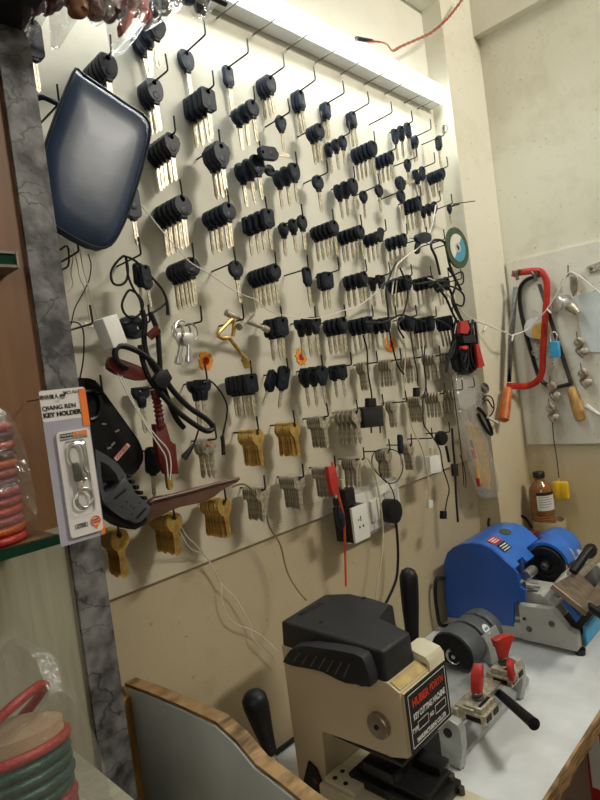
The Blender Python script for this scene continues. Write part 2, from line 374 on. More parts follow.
# ================================================================ HOOKS AND KEYS
COLX = [.322, .400, .480, .558, .637, .715, .795, .872, .948, 1.023, 1.097, 1.172, 1.227]
ROWZ = [2.043, 1.960, 1.887, 1.803, 1.717, 1.632, 1.548, 1.465, 1.382, 1.296]
ORD = ['tube-light row', 'top key row', 'second key row', 'third key row', 'fourth key row', 'fifth key row', 'sixth key row', 'seventh key row', 'eighth key row', 'bottom key row']
ORC = ['first', 'second', 'third', 'fourth', 'fifth', 'sixth', 'seventh', 'eighth', 'ninth', 'tenth', 'eleventh', 'twelfth', 'thirteenth']
NUM = ['zero', 'one', 'two', 'three', 'four', 'five', 'six', 'seven', 'eight', 'nine', 'ten', 'eleven', 'twelve', 'thirteen']
LH = .06
def hook_mesh(L, tip, m):
    bm = bmesh.new()
    pts = [(0, -.0001, 0), (0, -L * .5, 0), (0, -L + .004, .0002), (0, -L + .001, .001), (0, -L, .004), (0, -L, tip)]
    tube(bm, pts, .0013, seg=8, smooth=0)
    me = obj('wire_hook', bm, m, smooth=True); return me
HK = {}
h0 = hook_mesh(LH, .022, 'hook'); hp = hook_mesh(LH, .024, 'hook_pale')
used_h = {'hook': False, 'hook_pale': False}
def hook(row, col, pos=None, pale=False, lab=None):
    base = hp if pale else h0; k = 'hook_pale' if pale else 'hook'
    if used_h[k]: o = base.copy(); C.objects.link(o)
    else: o = base; used_h[k] = True
    x, z = (COLX[col], ROWZ[row]) if pos is None else pos
    o.location = (x, 0, z); o.rotation_euler = (random.uniform(-.03, .03), random.uniform(-.05, .05), random.uniform(-.05, .05))
    tag(o, lab or ('thin %s wire hook on the board, %s, %s from left' % ('pale' if pale else 'dark', ORD[row], ORC[col])), 'hook', 'wire hooks of the key board')
    HK[(row, col)] = (x, z); return x, z
def ringed(bm, outer, hole_c, hole_r, t, ch=.0012, mi=0):
    """flat plate in XZ with a round hole, chamfered; thickness t along Y"""
    o2 = []
    for i, p in enumerate(outer):
        q = outer[(i + 1) % len(outer)]; d = math.hypot(q[0] - p[0], q[1] - p[1]); k = max(1, min(5, int(d / .0045)))
        for a in range(k): o2.append((p[0] + (q[0] - p[0]) * a / k, p[1] + (q[1] - p[1]) * a / k))
    outer = o2; n = len(outer)
    cx, cz = hole_c
    # order hole points to match outer angles
    inner = []
    for (x, z) in outer:
        a = math.atan2(z - cz, x - cx); inner.append((cx + hole_r * math.cos(a), cz + hole_r * math.sin(a)))
    mx = sum(p[0] for p in outer) / n; mz = sum(p[1] for p in outer) / n
    def ins(p, d):
        v = Vector((p[0] - mx, p[1] - mz)); l = v.length; v = v * ((l - d) / l); return (mx + v.x, mz + v.y)
    loops = [(inner, -t / 2), ([ins(p, ch) for p in outer], -t / 2), (outer, -t / 2 + ch), (outer, t / 2 - ch), ([ins(p, ch) for p in outer], t / 2), (inner, t / 2)]
    V = [[bm.verts.new((p[0], y, p[1])) for p in pts] for pts, y in loops]
    V.append(V[0])
    for a, b in zip(V, V[1:]):
        for i in range(n):
            j = (i + 1) % n; bm.faces.new((a[i], a[j], b[j], b[i])).material_index = mi
def blade_bm(z0, ln, w=.0066, t=.0022, cuts=False):
    bm = bmesh.new(); z1 = z0 - ln
    pts = [(-w / 2, z0 + .002), (w / 2, z0 + .002)]
    if cuts:
        k = 8
        for i in range(k): pts.append((w / 2 - (i % 2) * .0014, z0 - ln * (.1 + .8 * i / k)))
    pts += [(w / 2, z1 + .004), (w * .15, z1), (-w * .2, z1), (-w / 2, z1 + .004)]
    prism(bm, pts, 1, -t * .25, t * .25)
    B(bm, -w / 2, -w * .22, -t / 2, t / 2, z1 + .005, z0 + .001)
    B(bm, w * .12, w / 2 - (.0016 if cuts else 0), -t / 2, t / 2, z1 + .005, z0 + .001)
    return bm
HEADS = {
    'oval': (smoothpoly([(0, .006), (.009, .005), (.0135, -.003), (.013, -.014), (.008, -.023), (0, -.026), (-.008, -.023), (-.013, -.014), (-.0135, -.003), (-.009, .005)], 2), .0085),
    'square': (rrect(0, -.0095, .027, .031, .006), .009),
    'angular': (smoothpoly([(-.006, .007), (.006, .0065), (.014, .001), (.0155, -.007), (.011, -.018), (.005, -.026), (-.005, -.026), (-.013, -.017), (-.0145, -.004)], 1), .0088),
    'round': (ellipse(0, -.0075, .0135, .0135), .0075),
    'small': (ellipse(0, -.007, .0105, .0125), .0070),
    'slim': (rrect(0, -.010, .018, .030, .006), .0075),
    'tee': (smoothpoly([(-.012, .005), (.012, .005), (.0135, -.002), (.011, -.009), (.006, -.013), (.005, -.021), (-.005, -.021), (-.006, -.013), (-.011, -.009), (-.0135, -.002)], 1), .0085),
    'fob': (rrect(0, -.018, .026, .048, .009), .011),
}
PROTO = {}
def proto(kind, mtl):
    if (kind, mtl) in PROTO: return PROTO[(kind, mtl)]
    out, t = HEADS[kind]
    bm = bmesh.new(); ringed(bm, out, (0, 0), .0035, t)
    zmin = min(p[1] for p in out); zc = (zmin - .004) / 2 - .001
    lathe(bm, [(.0055, 0), (.0055, .0004), (.0042, .0007), (.001, .0007)], (0, -t / 2, zc - .001), (0, -1, 0), 14)
    B(bm, -.0045, .0045, -t * .42, t * .42, zmin - .003, zmin + .003, .001)
    h = obj('head', bm, mtl, smooth=True)
    b = obj('blade', blade_bm(zmin - .002, (.037 if kind != 'small' else .031)), 'blade')
    PROTO[(kind, mtl)] = [h, b, False]
    return PROTO[(kind, mtl)]
def metal_bm(bow=.0115, ln=.030, t=.0017, nk=True):
    bm = bmesh.new()
    out = smoothpoly([(0, .006), (.008, .0045), (.0115, -.003), (.0108, -.011), (.006, -.017), (0, -.018), (-.006, -.017), (-.0108, -.011), (-.0115, -.003), (-.008, .0045)], 2)
    ringed(bm, out, (0, 0), .0032, t, .0005)
    pts = [(-.0045, -.016), (.0045, -.016), (.0045, -.021), (.0036, -.022), (.0036, -.045), (.0008, -.049), (-.0012, -.049), (-.0036, -.045), (-.0036, -.022), (-.0045, -.021)]
    prism(bm, pts, 1, -t / 2, t / 2)
    B(bm, -.001, .0022, -t / 2 - .0004, -t / 2, -.044, -.017)
    return bm
def sqbow_bm(t=.0017):
    bm = bmesh.new()
    ringed(bm, rrect(0, -.005, .025, .021, .005), (0, 0), .0032, t, .0005)
    pts = [(-.005, -.015), (.005, -.015), (.004, -.022), (.004, -.046), (0, -.050), (-.004, -.046), (-.004, -.022)]
    prism(bm, pts, 1, -t / 2, t / 2); B(bm, -.001, .0022, -t / 2 - .0004, -t / 2, -.045, -.017)
    return bm
PM = {}
def metal_proto(kind):
    if kind not in PM:
        if kind == 'brass': o = obj('brass_key', metal_bm(), 'brass')
        elif kind == 'nickel': o = obj('nickel_key', metal_bm(), 'nickel')
        else: o = obj('nickel_key', sqbow_bm(), 'nickel')
        PM[kind] = [o, False]
    return PM[kind]
def place_key(kind, mtl, x, y, z, rot, label, group, s=1.0):
    if kind in ('brass', 'nickel', 'nsq'):
        pr = metal_proto(kind)
        if pr[1]: o = pr[0].copy(); C.objects.link(o)
        else: o = pr[0]; pr[1] = True
        o.location = (x, y, z); o.rotation_euler = rot; o.scale = (s, s, s)
        return tag(o, label, 'key', group)
    r = bpy.data.objects.new('car_key', None); r.empty_display_size = .01; C.objects.link(r)
    r.location = (x, y, z); r.rotation_euler = rot; r.scale = (s, s, s)
    h, b, u = proto(kind, mtl)
    for q in (h, b):
        c = q if not u else q.copy()
        if u: C.objects.link(c)
        c.parent = r
    PROTO[(kind, mtl)][2] = True
    return tag(r, label, 'key', group)
DESC = {'oval': 'black oval-headed car key', 'square': 'black square-headed car key', 'angular': 'black angular-headed car key', 'round': 'black round-headed key', 'small': 'small black-headed key',
        'slim': 'slim black-headed key', 'tee': 'black tee-headed key', 'fob': 'large black fob-headed car key', 'brass': 'plain brass key blank', 'nickel': 'dull nickel key blank', 'nsq': 'dull square-bowed nickel key blank'}
def solve_y(x, z, px):
    lo, hi = 0.0, -.075
    for _ in range(30):
        m = (lo + hi) / 2
        if proj((x, m, z))[0] < px: lo = m
        else: hi = m
    return (lo + hi) / 2
def bunch(row, col, n, xs, xe, kind, mtl='head_a', pos=None, s=1.0, yaw=0.0, roll=0.0, spread=.0, nohook=False, note=''):
    if (row, col) in HK: x, z = HK[(row, col)]
    elif nohook: x, z = pos or (COLX[col], ROWZ[row])
    else: x, z = hook(row, col, pos)
    y0 = max(min(solve_y(x, z, xs), -.006), -.056); y1 = max(min(solve_y(x, z, xe), -.006), -.056)
    t = (.0029 if kind in ('brass', 'nickel', 'nsq') else HEADS[kind][1] + .0003) * s
    if n > 1 and abs(y1 - y0) < t * (n - 1):
        mid = (y0 + y1) / 2; half = t * (n - 1) / 2; y0, y1 = mid + half, mid - half
        if y1 < -.056: y0 += -.056 - y1; y1 = -.056
        if y0 > -.006: d = y0 + .006; y0 -= d; y1 -= d
        if y1 < -.0565: y1 = -.0565
    place = '%s, %s hook from left' % (ORD[row], ORC[col])
    if n == 1: lab = '%s%s alone on the %s' % (DESC[kind], note, place)
    else: lab = '%s%s, one of %s, %s' % (DESC[kind], note, NUM[n], place)
    g = None if n == 1 else '%ss%s on the %s' % (DESC[kind], note, place)
    for i in range(n):
        f = 0 if n == 1 else i / (n - 1)
        y = y0 + (y1 - y0) * f
        jit = (.09 if kind in ('brass', 'nickel', 'nsq') else .05) if n > 1 else .02
        place_key(kind, mtl, x, y, z - .0019 * s, (random.uniform(-.015, .015), roll + spread * (f - .5) + random.uniform(-jit, jit) , yaw + random.uniform(-.03, .03)), lab, g, s)
# --- tube-light row of pale hooks
for c in range(3, 13): hook(0, c, pale=True)
# (row, col, n, first px, last px, head, material, options)
a, b_ = 'head_a', 'head_b'
T = [
 (1, 2, 3, 139, 155, 'angular', a, dict(spread=.25)), (1, 3, 1, 182, 182, 'oval', a, dict(s=.98)), (1, 4, 1, 227, 227, 'slim', a, dict(s=1.08)),
 (1, 5, 3, 262, 268, 'oval', a, dict(s=.95)), (1, 6, 2, 295, 299, 'slim', a, dict(s=1.1)), (1, 7, 2, 323, 326, 'slim', a, {}),
 (1, 8, 2, 349, 352, 'slim', b_, {}), (1, 10, 3, 394, 407, 'slim', a, {}), (1, 11, 2, 412, 415, 'small', a, {}), (1, 12, 1, 438, 438, 'slim', b_, dict(yaw=1.2)),
 (2, 0, 1, 29, 29, 'fob', a, dict(pos=(.306, 1.897), s=.95)), (2, 1, 5, 86, 106, 'oval', a, {}), (2, 2, 3, 144, 152, 'oval', a, {}), (2, 3, 4, 189, 206, 'square', a, dict(s=1.05)),
 (2, 4, 3, 237, 251, 'round', a, {}), (2, 5, 1, 280, 280, 'angular', a, dict(s=.8)), (2, 6, 3, 311, 318, 'round', a, {}), (2, 7, 3, 328, 342, 'small', a, {}),
 (2, 8, 5, 355, 372, 'oval', a, dict(s=.9)), (2, 9, 4, 377, 390, 'small', a, {}), (2, 10, 1, 407, 407, 'small', a, {}), (2, 11, 2, 415, 422, 'slim', a, dict(spread=.4)), (2, 12, 5, 429, 442, 'small', a, dict(spread=.3)),
 (3, 2, 5, 148, 170, 'angular', b_, dict(s=.9)), (3, 3, 3, 212, 218, 'angular', a, dict(s=1.08)), (3, 4, 3, 241, 256, 'oval', a, dict(s=.98)), (3, 5, 3, 278, 293, 'oval', a, dict(s=.92)),
 (3, 6, 1, 317, 317, 'round', a, {}), (3, 7, 3, 338, 352, 'oval', a, dict(s=.92)), (3, 8, 2, 363, 379, 'round', b_, dict(s=.85)), (3, 9, 1, 401, 401, 'round', a, dict(s=.95)),
 (3, 10, 4, 405, 418, 'slim', a, dict(s=.95)), (3, 11, 3, 422, 434, 'small', b_, dict(spread=.3)), (3, 12, 1, 449, 449, 'small', b_, dict(s=.8)),
 (4, 1, 1, 130, 130, 'fob', a, dict(s=.85)), (4, 2, 5, 162, 181, 'round', b_, dict(s=1.1)), (4, 3, 5, 209, 228, 'round', a, dict(s=1.0)), (4, 4, 4, 248, 267, 'square', a, dict(s=.9)),
 (4, 5, 3, 283, 302, 'small', b_, {}), (4, 6, 5, 315, 333, 'round', b_, dict(s=.95)), (4, 7, 5, 341, 359, 'round', b_, dict(s=.9)), (4, 8, 3, 366, 376, 'round', b_, dict(s=.85)), (4, 9, 4, 388, 403, 'small', a, {}),
 (5, 2, 5, 174, 190, 'round', b_, {}), (5, 3, 1, 235, 235, 'round', b_, dict(s=.95)), (5, 4, 6, 253, 274, 'round', b_, dict(s=.95)), (5, 5, 1, 306, 306, 'slim', b_, {}), (5, 6, 2, 322, 327, 'square', a, dict(s=.95)),
 (5, 7, 4, 347, 363, 'small', b_, dict(s=1.05)), (5, 8, 2, 372, 380, 'tee', b_, dict(s=.95)), (5, 9, 5, 391, 407, 'oval', b_, dict(s=.9)), (5, 10, 4, 416, 430, 'square', b_, dict(s=.8)), (5, 11, 3, 436, 446, 'oval', b_, dict(s=.85, spread=.4)),
 (6, 4, 3, 270, 282, 'square', b_, dict(s=.95)), (6, 5, 3, 300, 315, 'tee', b_, {}), (6, 6, 4, 327, 342, 'small', b_, dict(s=1.1)), (6, 7, 4, 352, 368, 'oval', b_, dict(s=.9)),
 (6, 8, 3, 375, 386, 'oval', b_, dict(s=.85)), (6, 9, 3, 400, 410, 'oval', b_, dict(s=.9, spread=.7, roll=-.4)), (6, 10, 5, 414, 431, 'slim', b_, {}), (6, 11, 4, 438, 449, 'slim', b_, dict(roll=-.15)),
 (7, 1, 1, 140, 140, 'tee', b_, dict(s=.95)), (7, 2, 2, 195, 202, 'tee', b_, {}), (7, 3, 5, 232, 252, 'square', b_, dict(s=.92)), (7, 5, 3, 304, 322, 'angular', b_, dict(s=.95)), (7, 6, 2, 333, 341, 'square', b_, dict(s=.85)),
 (7, 7, 4, 359, 366, 'nickel', None, {}), (7, 8, 5, 381, 391, 'nickel', None, {}), (7, 9, 5, 402, 413, 'nickel', None, {}), (7, 10, 5, 424, 436, 'nickel', None, {}), (7, 11, 3, 441, 447, 'nickel', None, dict(spread=.5)),
 (8, 1, 2, 164, 171, 'brass', None, {}), (8, 2, 3, 200, 208, 'nickel', None, dict(s=1.05)), (8, 3, 12, 243, 259, 'brass', None, {}), (8, 4, 12, 279, 296, 'brass', None, {}),
 (8, 5, 8, 311, 324, 'nsq', None, {}), (8, 6, 5, 338, 356, 'nickel', None, dict(s=1.15)), (8, 8, 3, 388, 393, 'nickel', None, {}), (8, 9, 7, 409, 421, 'nickel', None, {}), (8, 10, 6, 426, 440, 'nickel', None, {}), (8, 11, 4, 444, 454, 'nickel', None, {}),
 (9, 0, 8, 107, 120, 'brass', None, dict(s=1.05)), (9, 1, 12, 156, 174, 'brass', None, {}), (9, 2, 12, 206, 225, 'brass', None, {}), (9, 3, 8, 248, 262, 'nsq', None, dict(s=.95)), (9, 4, 9, 284, 299, 'nsq', None, {}),
 (9, 5, 11, 316, 333, 'nsq', None, {}), (9, 6, 6, 345, 356, 'nickel', None, {}), (9, 7, 5, 378, 389, 'nickel', None, {}), (9, 8, 5, 404, 415, 'nickel', None, {}),
]
for r_, c_, n_, x0, x1, k_, m_, o_ in T: bunch(r_, c_, n_, x0, x1, k_, m_ or 'nickel', **o_)
# hooks without a bunch
for rc in ((1, 9), (3, 0), (3, 1), (4, 10), (4, 11), (4, 12), (5, 0), (5, 1), (5, 12), (6, 0), (6, 1), (6, 2), (6, 3), (7, 0), (7, 4), (8, 0), (8, 7), (9, 9), (9, 10), (7, 12), (8, 12)): hook(*rc)
# single odd keys
def odd(kind, mtl, px, py, y, rot, label, s=1.0): 
    p = W(px, py, y); return place_key(kind, mtl, p.x, p.y, p.z, rot, label, None, s)
odd('fob', 'head_a', 261, 153, -.063, (0, -PI / 2 - .12, 0), 'long black fob key lying sideways above the third key row, blade pointing right', .8)
odd('small', 'head_a', 272, 171, -.030, (0, PI / 2, .0), 'small black key turned sideways between two bunches in the third key row', .9)
odd('round', 'head_a', 398, 184, -.035, (0, -PI / 2 - .25, 0), 'round black key lying sideways under the second key row near the right', 1.15)
odd('fob', 'head_b', 381, 230, -.055, (0, .45, 0), 'small tilted black fob leaning over the fourth key row', .6)
odd('fob', 'head_b', 273, 374, -.035, (0, .75, .3), 'black fob car key with crossed blade, left one on the seventh-row fifth hook', .78)
odd('fob', 'head_b', 284, 369, -.052, (0, .30, -.2), 'black fob car key with crossed blade, right one on the seventh-row fifth hook', .78)
odd('fob', 'head_b', 152, 450, -.03, (0, .1, 0), 'dark brown fob-headed key with brass tip, left of the small brass pair', .75)
odd('fob', 'head_b', 400, 437, -.066, (0, .35, .4), 'glossy blue-black key fob hanging over the small nickel bunch beside coiled wire', .72)
odd('fob', 'head_b', 138, 266, -.045, (0, .05, .3), 'black folding key fob hanging beside the dark spectacles, left one', .62)
odd('fob', 'head_b', 144, 268, -.056, (0, -.06, .2), 'black folding key fob hanging beside the dark spectacles, right one', .62)
odd('oval', 'head_b', 138, 328, -.035, (0, PI / 2 + .1, 0), 'black key lying sideways behind the black strap, blade pointing left', 1.1)

# ================================================================ NAVY POUCH
def puff(bm, pts2, y, thick, inset=.012, mi=0):
    """cushion-like slab: outline pts2 (x,z) at plane y, bulging toward -Y"""
    n = len(pts2); cx = sum(p[0] for p in pts2) / n; cz = sum(p[1] for p in pts2) / n
    def lp(f, yy): return [bm.verts.new((cx + (p[0] - cx) * f, yy, cz + (p[1] - cz) * f)) for p in pts2]
    L = [lp(.97, y), lp(1, y - thick * .35), lp(.985, y - thick * .65), lp(.93, y - thick * .85), lp(.7, y - thick), lp(.35, y - thick * 1.06)]
    for A, Q in zip(L, L[1:]):
        for i in range(n): bm.faces.new((A[i], A[(i + 1) % n], Q[(i + 1) % n], Q[i])).material_index = mi
    bm.faces.new(L[0]); bm.faces.new(L[-1])
PO = [(71, 72), (78, 77), (100, 92), (122, 107), (138, 117), (145, 126), (146, 138), (141, 160), (133, 188), (124, 216), (114, 238), (106, 249), (96, 252), (84, 249), (68, 241), (52, 231), (44, 222), (40, 205), (38, 180), (40, 155), (46, 135), (55, 110), (64, 88)]
pw = [(W(x, y, -.075).x, W(x, y, -.075).z) for x, y in PO]
root = thing('zip_pouch', 'dark navy leatherette zip pouch hanging at the left edge of the board', 'pouch', W(92, 160, -.075))
bm = bmesh.new(); puff(bm, pw, -.072, .016); o = rel(obj('body', bm, 'pouch', smooth=True), root)
bm = bmesh.new(); tube(bm, [(x * .985 + W(92, 160, -.075).x * .015, -.0865, z * .985 + .015 * W(92, 160, -.075).z) for x, z in pw], .0016, closed=True, smooth=2, seg=6); rel(obj('piping', bm, 'slate_plastic', smooth=True), root)
bm = bmesh.new(); tube(bm, pxl([(76, 76), (100, 91), (124, 107), (140, 118), (147, 128), (146, 145), (138, 172), (128, 205), (117, 233)], -.073), .0032, smooth=3, seg=6); rel(obj('zip', bm, 'black_plastic', smooth=True), root)
bm = bmesh.new(); tube(bm, pxl([(34, 99, -.055), (42, 97, -.056), (50, 100, -.058), (62, 105, -.068), (70, 100, -.075)], 0), .0035, flat=.4, seg=8); rel(obj('strap', bm, 'black_plastic', smooth=True), root)

# ================================================================ LEFT: shelf, card, bags
gs = thing('glass_shelf', 'green-edged glass shelf with a red bangle bag on it, at left edge', 'shelf', (0, -.16, 1.34))
rel(box('glass_edge', 'green_glass', -.6, .196, -.2, -.194, 1.337, 1.345, label='dark green polished glass edge'), gs); rel(box('shelf_top', 'brown_wood', -.6, .196, -.1938, -.1155, 1.337, 1.3448), gs)
bk = thing('shelf_clip', 'small dark green glass shelf end in a pale metal frame on brown panel', 'shelf', W(8, 262, -.15))
pA = W(17, 253, -.15); pB = W(17, 267, -.15)
rel(box('glass_panel', 'green_glass', -.5, pA.x - .002, -.15, -.1155, pB.z + .002, pA.z - .002), bk)
bm = bmesh.new(); B(bm, pA.x - .002, pA.x, -.152, -.1155, pB.z - .001, pA.z + .001); B(bm, -.5, pA.x - .0025, -.152, -.1155, pA.z - .0015, pA.z + .001); B(bm, -.5, pA.x - .0025, -.152, -.1155, pB.z - .001, pB.z + .0015)
rel(obj('metal_frame', bm, 'hook_pale'), bk)
# key holder blister card
Yc_ = -.205
cd = thing('key_holder_pack', 'white and orange blister card with a steel key holder hanging on the stone pillar', 'packaging', W(72, 465, Yc_))
cx0, cx1 = .196, .2365; zt, zb = 1.469, 1.334
def cb(name, m, x0, x1, z0, z1, y0, y1, **k): return rel(box(name, m, x0, x1, y0, y1, z0, z1, **k), cd)
bm = bmesh.new(); ringed(bm, [(x - .0, z) for x, z in rrect((cx0 + cx1) / 2 , (zt + 1.442) / 2, cx1 - cx0, zt - 1.442, .002)], (.2155, 1.4625), .0026, .0008, .0001)
h_ = obj('header', bm, 'card'); h_.location = (0, -.2, 0); rel(h_, cd)
cb('backing_card', 'lavender', cx0, cx1, zb, 1.442, -.2004, -.1996, label='glossy lavender lower card')
cb('orange_band', 'card_orange', cx1 - .006, cx1 + .0002, 1.434, zt - .0015, -.2012, -.2005, label='orange band at the card edge')
cb('orange_band', 'card_orange', cx1 - .004, cx1 + .0002, zb + .001, zb + .012, -.2012, -.2005, label='orange band at the card edge')
bm = bmesh.new(); fr = rrect(.2195, 1.3855, .030, .093, .0035)
hole = rrect(.2193, 1.390, .0205, .066, .004)
A = [bm.verts.new((x, -.203, z)) for x, z in fr]; Bq = [bm.verts.new((x, -.203, z)) for x, z in hole]; A2 = [bm.verts.new((x, -.2008, z)) for x, z in fr]; B2 = [bm.verts.new((x, -.2008, z)) for x, z in hole]
n = len(fr)
for i in range(n):
    j = (i + 1) % n
    bm.faces.new((A[i], A[j], Bq[j], Bq[i])); bm.faces.new((A[i], A[j], A2[j], A2[i])); bm.faces.new((Bq[i], Bq[j], B2[j], B2[i]))
rel(obj('window_frame', bm, 'card', label='white frame of the blister window'), cd)
cb('window_backing', 'white', .2085, .2300, 1.357, 1.423, -.2012, -.2006)
text('奇达强人', .0042, 'ink', cd, Vector((.2040, -.2008, 1.4630)) - cd.location, FRONT)
text('NO.A611', .0042, 'ink_grey', cd, Vector((.2250, -.2008, 1.4655)) - cd.location, FRONT)
text('QIANG REN', .0055, 'ink', cd, Vector((.2115, -.2008, 1.4535)) - cd.location, FRONT)
text('KEY HOLDER', .0056, 'ink', cd, Vector((.2135, -.2008, 1.4475)) - cd.location, FRONT, bold=.00018)
cb('brand_patch', 'ink', .2075, .2190, 1.4265, 1.4300, -.2036, -.2031); cb('brand_patch', 'card_orange', .2190, .2315, 1.4262, 1.4305, -.2036, -.2031)
text('FASHION', .0028, 'ink_white', cd, Vector((.2132, -.2039, 1.4282)) - cd.location, FRONT)
text('强达人', .0026, 'ink_white', cd, Vector((.2252, -.2039, 1.4283)) - cd.location, FRONT)
text('FASHION METAL BUCKLE', .0022, 'ink_grey', cd, Vector((.2195, -.2033, 1.4247)) - cd.location, FRONT)
text('| 时尚腰扣 |\n| 强力钥匙 |', .0022, 'ink_grey', cd, Vector((.2150, -.2033, 1.3480)) - cd.location, FRONT)
bm = bmesh.new(); tube(bm, [(.2282 + .0042 * math.cos(t_), -.2035, 1.3490 + .0042 * math.sin(t_)) for t_ in [i * PI / 8 for i in range(16)]], .0006, closed=True, smooth=1, seg=6)
prism(bm, [(.2255, 1.3458), (.2309, 1.3458), (.2282, 1.3415)], 1, -.2036, -.2032); rel(obj('pin_emblem', bm, 'card_orange'), cd)
text('DEEP\nHOLD', .0022, 'ink_red', cd, Vector((.2282, -.2038, 1.3490)) - cd.location, FRONT)
# the steel key holder inside
kh = rel(obj('steel_carabiner', (lambda q: (tube(q, [(.2155, -.204, 1.402), (.2125, -.204, 1.408), (.2130, -.204, 1.416), (.2175, -.204, 1.4205), (.2235, -.204, 1.4195), (.2260, -.204, 1.413), (.2262, -.204, 1.404), (.2245, -.204, 1.396), (.2268, -.204, 1.392), (.2260, -.204, 1.388), (.2235, -.204, 1.3875)], .0014, smooth=5, seg=8), q)[1])(bmesh.new()), 'steel', smooth=True), cd)
bm = bmesh.new(); prism(bm, [(.2140, 1.4035), (.2190, 1.4035), (.2215, 1.3875), (.2145, 1.3875)], 1, -.2065, -.2020, .0006); rel(obj('belt_clip', bm, 'dark_steel', smooth=True), cd)
bm = bmesh.new(); B(bm, .2160, .2205, -.206, -.2025, 1.3775, 1.3865, .0006); rel(obj('collar', bm, 'nickel', smooth=True), cd)
for k in range(3):
    bm = bmesh.new(); tube(bm, [(.2195 + .0072 * math.cos(t_) + .0006 * k, -.2035 - .0012 * k, 1.3700 + .0085 * math.sin(t_) + .001 * k) for t_ in [i * PI / 8 for i in range(16)]], .0006, closed=True, smooth=1, seg=6)
    rel(obj('split_ring', bm, 'steel', smooth=True), cd)
bm = bmesh.new(); puff(bm, hole, -.2010, .0075); rel(obj('blister', bm, 'film', smooth=True, label='clear plastic blister'), cd)
bm = bmesh.new(); tube(bm, [(.2155, -.1199, 1.4632), (.2155, -.19, 1.4632), (.2155, -.206, 1.4632), (.2155, -.208, 1.466)], .0006, smooth=0)
tag(obj('peg_hook', bm, 'hook', smooth=True), 'small metal peg through the punched hole of the blister card', 'hook')
# bangle bags
def torus_pts(c, ax, R, n=28):
    q = Vector(ax).normalized().to_track_quat('Z', 'Y').to_matrix(); return [Vector(c) + q @ Vector((R * math.cos(2 * PI * i / n), R * math.sin(2 * PI * i / n), 0)) for i in range(n)]
def bag(name, pts, y0, y1, label, m='film'):
    bm = bmesh.new(); n = len(pts); cx = sum(p[0] for p in pts) / n; cz = sum(p[1] for p in pts) / n
    rnd = random.Random(5); L = []
    ym = (y0 + y1) / 2
    for f, yy in ((.3, y1), (.75, y1), (.98, (y1 + ym) / 2), (1, ym), (.98, (y0 + ym) / 2), (.75, y0), (.3, y0)):
        L.append([bm.verts.new((cx + (p[0] - cx) * f + rnd.uniform(-.0012, .0012), yy + rnd.uniform(-.002, .002), cz + (p[1] - cz) * f + rnd.uniform(-.0012, .0012))) for p in pts])
    for A, Q in zip(L, L[1:]):
        for i in range(n): bm.faces.new((A[i], A[(i + 1) % n], Q[(i + 1) % n], Q[i]))
    bm.faces.new(L[0]); bm.faces.new(L[-1])
    return tag(obj(name, bm, m, smooth=True), label, 'plastic bag')
# lower stack on a low ledge
Rb = .042; cb0 = W(8, 735, -.30)
sz = cb0.z
led = None
z_led = W(35, 736, -.27).z - 12 * .0076 - .001
led = tag(box('display_ledge', 'cream_lam', -.6, .20, -.33, -.1151, z_led - .012, z_led), 'low cream ledge carrying the large bag of bangles at lower left', 'shelf')
ztop0 = W(35, 736, -.27).z; cyb = -.26; cxb = W(74, 770, -.26).x - .047; z_ = ztop0 - 12 * .0076; sz = z_ + .072
sz = z_ + .072
seq = ['bangle_orange', 'magenta', 'magenta', 'magenta', 'magenta', 'magenta', 'magenta', 'deep_green', 'deep_green', 'deep_green', 'deep_green', 'bangle_red']
bproto = {}
for i, mk in enumerate(seq):
    rr = .0036; zz = z_ + rr + i * .0076
    if mk not in bproto:
        bm = bmesh.new(); tube(bm, torus_pts((0, 0, 0), (0, 0, 1), Rb), rr, closed=True, smooth=1, seg=10); o = obj('bangle', bm, mk, smooth=True); bproto[mk] = o
    else: o = bproto[mk].copy(); C.objects.link(o)
    tm = Matrix.Translation((cxb, cyb, ztop0 - .01)) @ Matrix.Rotation(-.22, 4, 'X') @ Matrix.Rotation(.10, 4, 'Y')
    o.matrix_world = tm @ Matrix.Translation((random.uniform(-.0012, .0012), 0, zz - ztop0 + .01))
    cn = {'bangle_orange': 'orange glitter bangle at the bottom of the lower bag', 'magenta': 'magenta glitter bangle in the lower stack, lower left', 'deep_green': 'dark green glitter bangle in the lower stack, above the magenta ones', 'bangle_red': 'red glitter bangle topping the stack, lower left'}[mk]
    tag(o, cn, 'bangle', {'magenta': 'magenta bangles in the lower stack', 'deep_green': 'dark green bangles in the lower stack'}.get(mk))
ztop = z_ + len(seq) * .0076
bm = bmesh.new(); lathe(bm, [(.026, 0), (.034, .002), (.035, .05), (.034, .096), (.02, .101)], (cxb, cyb - .020, z_ + .004), (.09, .21, .97), seg=28); tag(obj('card_core', bm, 'kraft', smooth=True), 'brown card core standing inside the stacked bangles', 'card')
e1, e2 = W(46, 687, -.25), W(0, 729, -.25); l_ = (e1 - e2).normalized(); v_ = (e1 - CAMLOC).normalized(); nn = v_.cross(l_).normalized() + Vector((0, -.12, .10))
bm = bmesh.new(); tube(bm, torus_pts((0, 0, 0), nn, .036), .0036, closed=True, smooth=1, seg=10)
o = obj('bangle', bm, 'bangle_red', smooth=True); o.location = e1 - l_ * .036; tag(o, 'red glitter bangle leaning diagonally above the lower stack', 'bangle')
bp = [(cxb + a, b) for a, b in ((-.09, z_ + .001), (-.04, z_ + .001), (.02, z_ + .001), (.064, z_ + .002), (.062, z_ + .03), (.058, ztop - .02), (.054, ztop), (.048, ztop + .018), (.044, ztop + .036), (.036, ztop + .056), (.024, ztop + .060), (.010, ztop + .048), (-.02, ztop + .036), (-.05, ztop + .03), (-.09, ztop + .02))]
bag('plastic_bag', smoothpoly(bp, 2), cyb - .052, cyb + .052, 'crinkled clear plastic bag around the lower stack of bangles', 'film_hazy')
